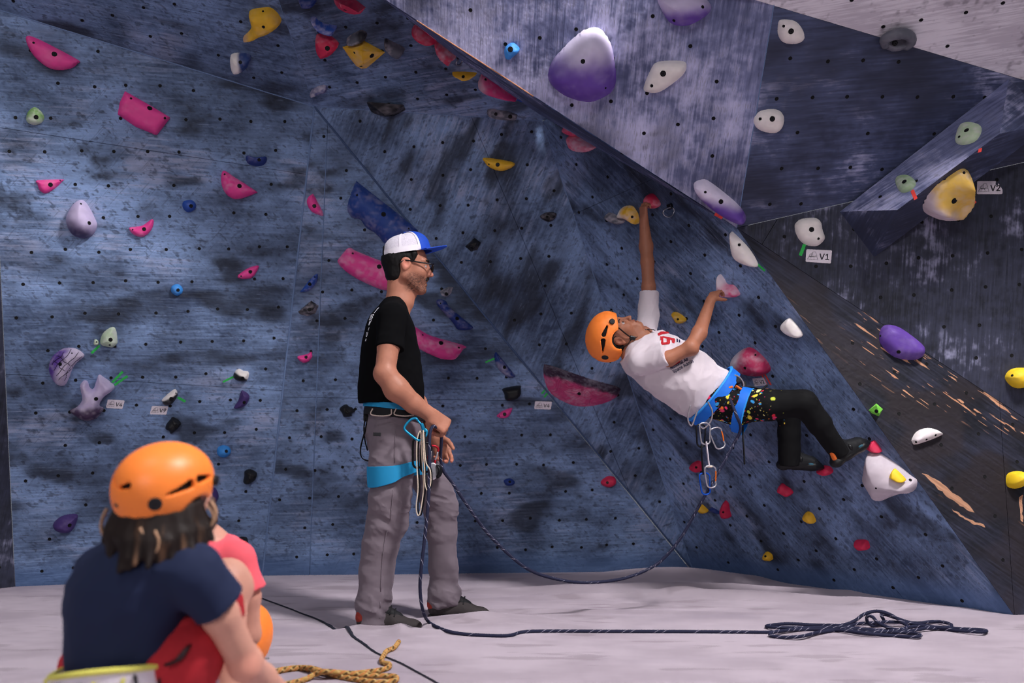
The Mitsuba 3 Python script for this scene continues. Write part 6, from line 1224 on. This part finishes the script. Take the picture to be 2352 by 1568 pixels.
hang = [J(x, y, d) for x, y, d in ((1672, 905, 5.06), (1690, 950, 4.98), (1701, 985, 5.0), (1682, 1025, 5.03), (1652, 1080, 5.03), (1628, 1122, 5.03), (1600, 1172, 5.05), (1560, 1240, 5.08), (1510, 1294, 5.1), (1440, 1326, 5.08), (1360, 1337, 5.0), (1290, 1332, 4.95), (1210, 1305, 4.88), (1130, 1235, 4.80), (1080, 1170, 4.75), (1040, 1110, 4.72), (1018, 1080, 4.70), (1012, 1050, 4.68), (1014, 1010, 4.64), (1014, 985, 4.62))]
part(rp, 'strand', rope(spline(np.array(hang), .012), R_, 'rope_navy'))
fp = [on_mat(x, y, R_ * .9) for x, y in ((985, 1428), (1020, 1446), (1060, 1455), (1120, 1459), (1170, 1459), (1200, 1451), (1260, 1449), (1400, 1449.5), (1560, 1450), (1700, 1451), (1775, 1451))]
pile = []
def F_(*q): 
    for x, y in q: pile.append(on_mat(x, y, R_ + .004 * (len(pile) % 3)))
def U_(*q):
    for x, y, d in q: pile.append(at(x, y, d))
F_((1830, 1444), (1900, 1441), (1960, 1444), (2030, 1447), (2090, 1448), (2130, 1442), (2165, 1444), (2215, 1449)); F_((2258, 1451), (2262, 1447)); F_((2215, 1444), (2150, 1440), (2100, 1438), (2060, 1447), (2000, 1452), (1930, 1447), (1880, 1452), (1840, 1461), (1795, 1463), (1768, 1457)); F_((1790, 1449), (1850, 1445), (1920, 1446), (1990, 1454), (2050, 1459), (2104, 1462), (2113, 1457)); F_((2080, 1452), (2010, 1449))
U_((1960, 1441, 4.66), (1920, 1436, 4.66)); F_((1870, 1435), (1810, 1432), (1766, 1436)); F_((1764, 1439), (1800, 1441), (1870, 1441)); U_((1930, 1436, 4.68), (1962, 1426, 4.70), (1985, 1410, 4.72), (2015, 1403, 4.73), (2045, 1411, 4.72), (2070, 1427, 4.70), (2085, 1440, 4.66)); F_((2060, 1446),); U_((2020, 1432, 4.64), (2004, 1416, 4.66), (1993, 1414, 4.68), (1991, 1424, 4.70), (2002, 1436, 4.70), (2030, 1428, 4.74), (2024, 1410, 4.76), (2050, 1416, 4.76), (2085, 1428, 4.75), (2110, 1430, 4.74)); F_((2150, 1427), (2178, 1431), (2186, 1438), (2160, 1441), (2110, 1434))
U_((2080, 1430, 4.72), (2040, 1428, 4.72), (2005, 1430, 4.7), (1970, 1432, 4.7), (1945, 1438, 4.68))
down = [J(x, y, d) for x, y, d in ((1008, 985, 4.60), (996, 978, 4.58), (988, 992, 4.56), (986, 1030, 4.54), (986, 1090, 4.52), (983, 1160, 4.5), (975, 1240, 4.5), (967, 1310, 4.5), (965, 1355, 4.52), (971, 1400, 4.56))]
part(rp, 'strand', rope(spline(np.array(down + fp + pile), .012), R_, 'rope_navy'))
tn = thing('climbing_rope', 'tan and brown patterned rope lying on the mat in the foreground', 'rope')
tp = [on_mat(x, y, .010 + h_) for x, y, h_ in ((916, 1473, 0), (905, 1487, 0), (889, 1494, 0), (881, 1505, 0), (876, 1516, 0), (882, 1522, 0), (893, 1524, 0), (893, 1532, 0), (870, 1539, 0), (820, 1545, 0), (770, 1548, .004), (738, 1542, .012), (700, 1535, .0), (660, 1537, 0), (620, 1546, 0), (596, 1556, 0), (585, 1572, 0), (610, 1578, 0), (660, 1570, 0), (700, 1560, 0), (722, 1549, .006), (745, 1542, .02), (790, 1545, .012), (850, 1551, 0), (900, 1552, 0), (911, 1556, 0), (905, 1563, 0), (870, 1566, 0), (820, 1560, 0), (775, 1552, 0), (745, 1543, .004), (715, 1534, .010), (680, 1533, 0), (640, 1539, 0), (605, 1551, 0), (575, 1565, 0), (540, 1600, 0))]
part(tn, 'strand', rope(spline(np.array(tp), .010), .0098, 'rope_tan', 12))

# ---------------------------------------------------------------- metalwork on the harnesses
mat('alu_silver', (206, 202, 208), .25, metallic=.9); mat('alu_teal', (24, 130, 170), .3, metallic=.5); mat('alu_blue', (24, 84, 190), .3, metallic=.5); mat('alu_black', (22, 22, 26), .35, metallic=.4); mat('gate_orange', (226, 110, 34), .35, metallic=.3); mat('alu_red', (180, 30, 46), .3, metallic=.5); mat('sling_white', (214, 204, 212), .75); mat('sling_tan', (206, 190, 170), .75)
def carab(owner, x, y, d, ang, h_, w_, body, gate, r=.0042, yaw_=.25, nm='carabiner', sub=False):
    """D-shaped carabiner centred at a pixel and depth, h_ and w_ in metres, ang its lean in the picture plane"""
    c = J(x, y, d); a_ = math.radians(ang); U = A3(math.cos(a_), yaw_, -math.sin(a_)); U /= np.linalg.norm(U); V = A3(math.sin(a_), 0, math.cos(a_)); V = V - U * (V @ U); V /= np.linalg.norm(V)
    q = [(-.5, -.30), (-.5, .30), (-.40, .46), (-.1, .5), (.28, .46), (.48, .33), (.45, .22)], [(.30, -.28), (.30, -.40), (.1, -.5), (-.25, -.5), (-.42, -.43), (-.5, -.30)]
    g = lambda p: c + U * p[0] * w_ + V * p[1] * h_
    P = spline(np.array([g(p) for p in [(.30, -.24)] + q[1][:-1] + q[0]]), .004); k = part(owner, nm, mikit.ply(tube(P, r, 9)[0], body, smooth=True))
    scene[numbered((k if not sub else owner) + '__gate')] = mikit.ply(tube(np.array([g((.30, -.25)), g((.40, .0)), g((.455, .23))]), r * .85, 9)[0], gate, smooth=True)
    return k
qd = thing('quickdraw', 'white quickdraw with an orange gate hanging from the boy\'s harness', 'quickdraw')
carab(qd, 1621, 995, 4.98, -6, .105, .058, 'alu_silver', 'alu_silver'); carab(qd, 1634, 1094, 4.96, -8, .105, .060, 'alu_silver', 'gate_orange')
part(qd, 'sling', mikit.ply(tube(spline(np.array([J(1622, 1014, 4.975), J(1625, 1040, 4.97), J(1629, 1072, 4.965)]), .008), 1., 8, flat=(.011, .003))[0], 'sling_white', smooth=True)); part(qd, 'keeper', mikit.ply(tube(np.array([J(1622, 1071, 4.96), J(1636, 1071, 4.96)]), .0055, 8)[0], 'sling_tan', smooth=True))
qd = thing('quickdraw', 'black quickdraw with a blue lower carabiner behind the white one', 'quickdraw')
carab(qd, 1611, 1000, 5.02, -2, .110, .05, 'alu_black', 'alu_black'); carab(qd, 1621, 1110, 5.01, -8, .105, .056, 'alu_blue', 'alu_blue')
part(qd, 'sling', mikit.ply(tube(spline(np.array([J(1611, 1020, 5.02), J(1612, 1050, 5.01), J(1615, 1090, 5.01)]), .008), 1., 8, flat=(.009, .003))[0], 'web_black', smooth=True))
cb = thing('carabiner', 'silver carabiner with an orange gate on the boy\'s gear loop', 'carabiner'); carab(cb, 1650, 1005, 5.0, -22, .105, .066, 'alu_silver', 'gate_orange', nm='body')
cb = thing('carabiner', 'teal locking carabiner on the man\'s gear loop', 'carabiner'); carab(cb, 957, 985, 4.53, -52, .10, .075, 'alu_teal', 'alu_teal', .0058, nm='body')
part(cb, 'screw_sleeve', mikit.ply(tube(np.array([J(968, 972, 4.525), J(975, 992, 4.525)]), .0085, 12)[0], 'alu_teal', smooth=True))
for i, (lab, pts, bs) in enumerate((('tan and black long sling loop hanging lowest from the man\'s teal carabiner', [(966, 990), (958, 1010), (957, 1060), (960, 1120), (956, 1160), (958, 1180), (963, 1182), (968, 1160), (973, 1120), (971, 1080), (968, 1030)], 'sling_tan'), ('tan sling dangling nearest the rope from the man\'s teal carabiner', [(972, 988), (974, 1010), (978, 1060), (988, 1080), (989, 1110), (982, 1126), (976, 1110), (975, 1075), (972, 1030)], 'sling_tan'))):
    sl = thing('sling', lab, 'sling'); part(sl, 'webbing', mikit.ply(tube(spline(np.array([J(x, y, 4.52 - .01 * i) for x, y in pts]), .008, closed=True), 1., 8, closed=True, flat=(.0042, .0028))[0], bs, smooth=True))
    part(sl, 'inner_webbing', mikit.ply(tube(spline(np.array([J(x + (3 if i else 4), y, 4.535 - .01 * i) for x, y in pts]), .008, closed=True), 1., 8, closed=True, flat=(.006, .003))[0], 'web_black', smooth=True))
for i, (x, y, lab) in enumerate(((961, 1040, 'black carabiner left of the man\'s two slings'), (979, 1050, 'black carabiner between the man\'s sling and the rope'))):
    cb = thing('carabiner', lab, 'carabiner'); carab(cb, x, y, 4.54, 0, .13, .05, 'alu_black', 'alu_silver', .0046, nm='body')
bd_ = thing('belay_device', 'silver assisted belay device with a red locking carabiner at the man\'s hands', 'belay device')
c = J(994, 1082, 4.60); RBd = rot_to(A3(.25, -.95, .1)); pl_ = lathe([[0, .004], [.022, .004], [.026, .001], [.026, -.003], [0, -.003]], 24)
part(bd_, 'side_plate', mikit.ply(placed(tm(np.array(pl_.vertices) * A3(1, 1.5, 1), pl_.faces), c, RBd), 'alu_silver', smooth=35)); part(bd_, 'side_plate', mikit.ply(placed(tm(np.array(pl_.vertices) * A3(1.05, 1.3, 1), pl_.faces), c + A3(.016, .022, .0), RBd), 'alu_black', smooth=35))
for dx, dz in ((-.006, .018), (.004, -.006), (-.006, -.026)): part(bd_, 'rivet', mikit.ply(placed(lathe([[0, .0025], [.004, .002], [.0045, 0], [0, 0]], 12), c + RBd @ A3(dx, dz, .004), RBd), 'alu_silver', smooth=35))
part(bd_, 'lever', mikit.ply(tube(spline(np.array([J(1004, 1068, 4.6), J(1009, 1080, 4.59), J(1004, 1096, 4.6)]), .005), .006, 8)[0], 'alu_black', smooth=True))
carab(bd_, 995, 1045, 4.62, 8, .085, .042, 'alu_red', 'alu_silver', .0052)
rg = thing('wedding_ring', 'thin gold ring on the man\'s near hand', 'ring'); mat('gold', (212, 170, 90), .3, metallic=.9)
a = np.linspace(0, 2 * np.pi, 24, endpoint=False); c = (tR[3] * .35 + J(1016, 992, MD - .19) * .65); Rr = rot_to(A3(.5, .2, -.8)); part(rg, 'band', mikit.ply(tube(c + np.stack([np.cos(a) * .0112, np.sin(a) * .0112, 0 * a], 1) @ Rr.T, .0022, 8, closed=True)[0], 'gold', smooth=True))
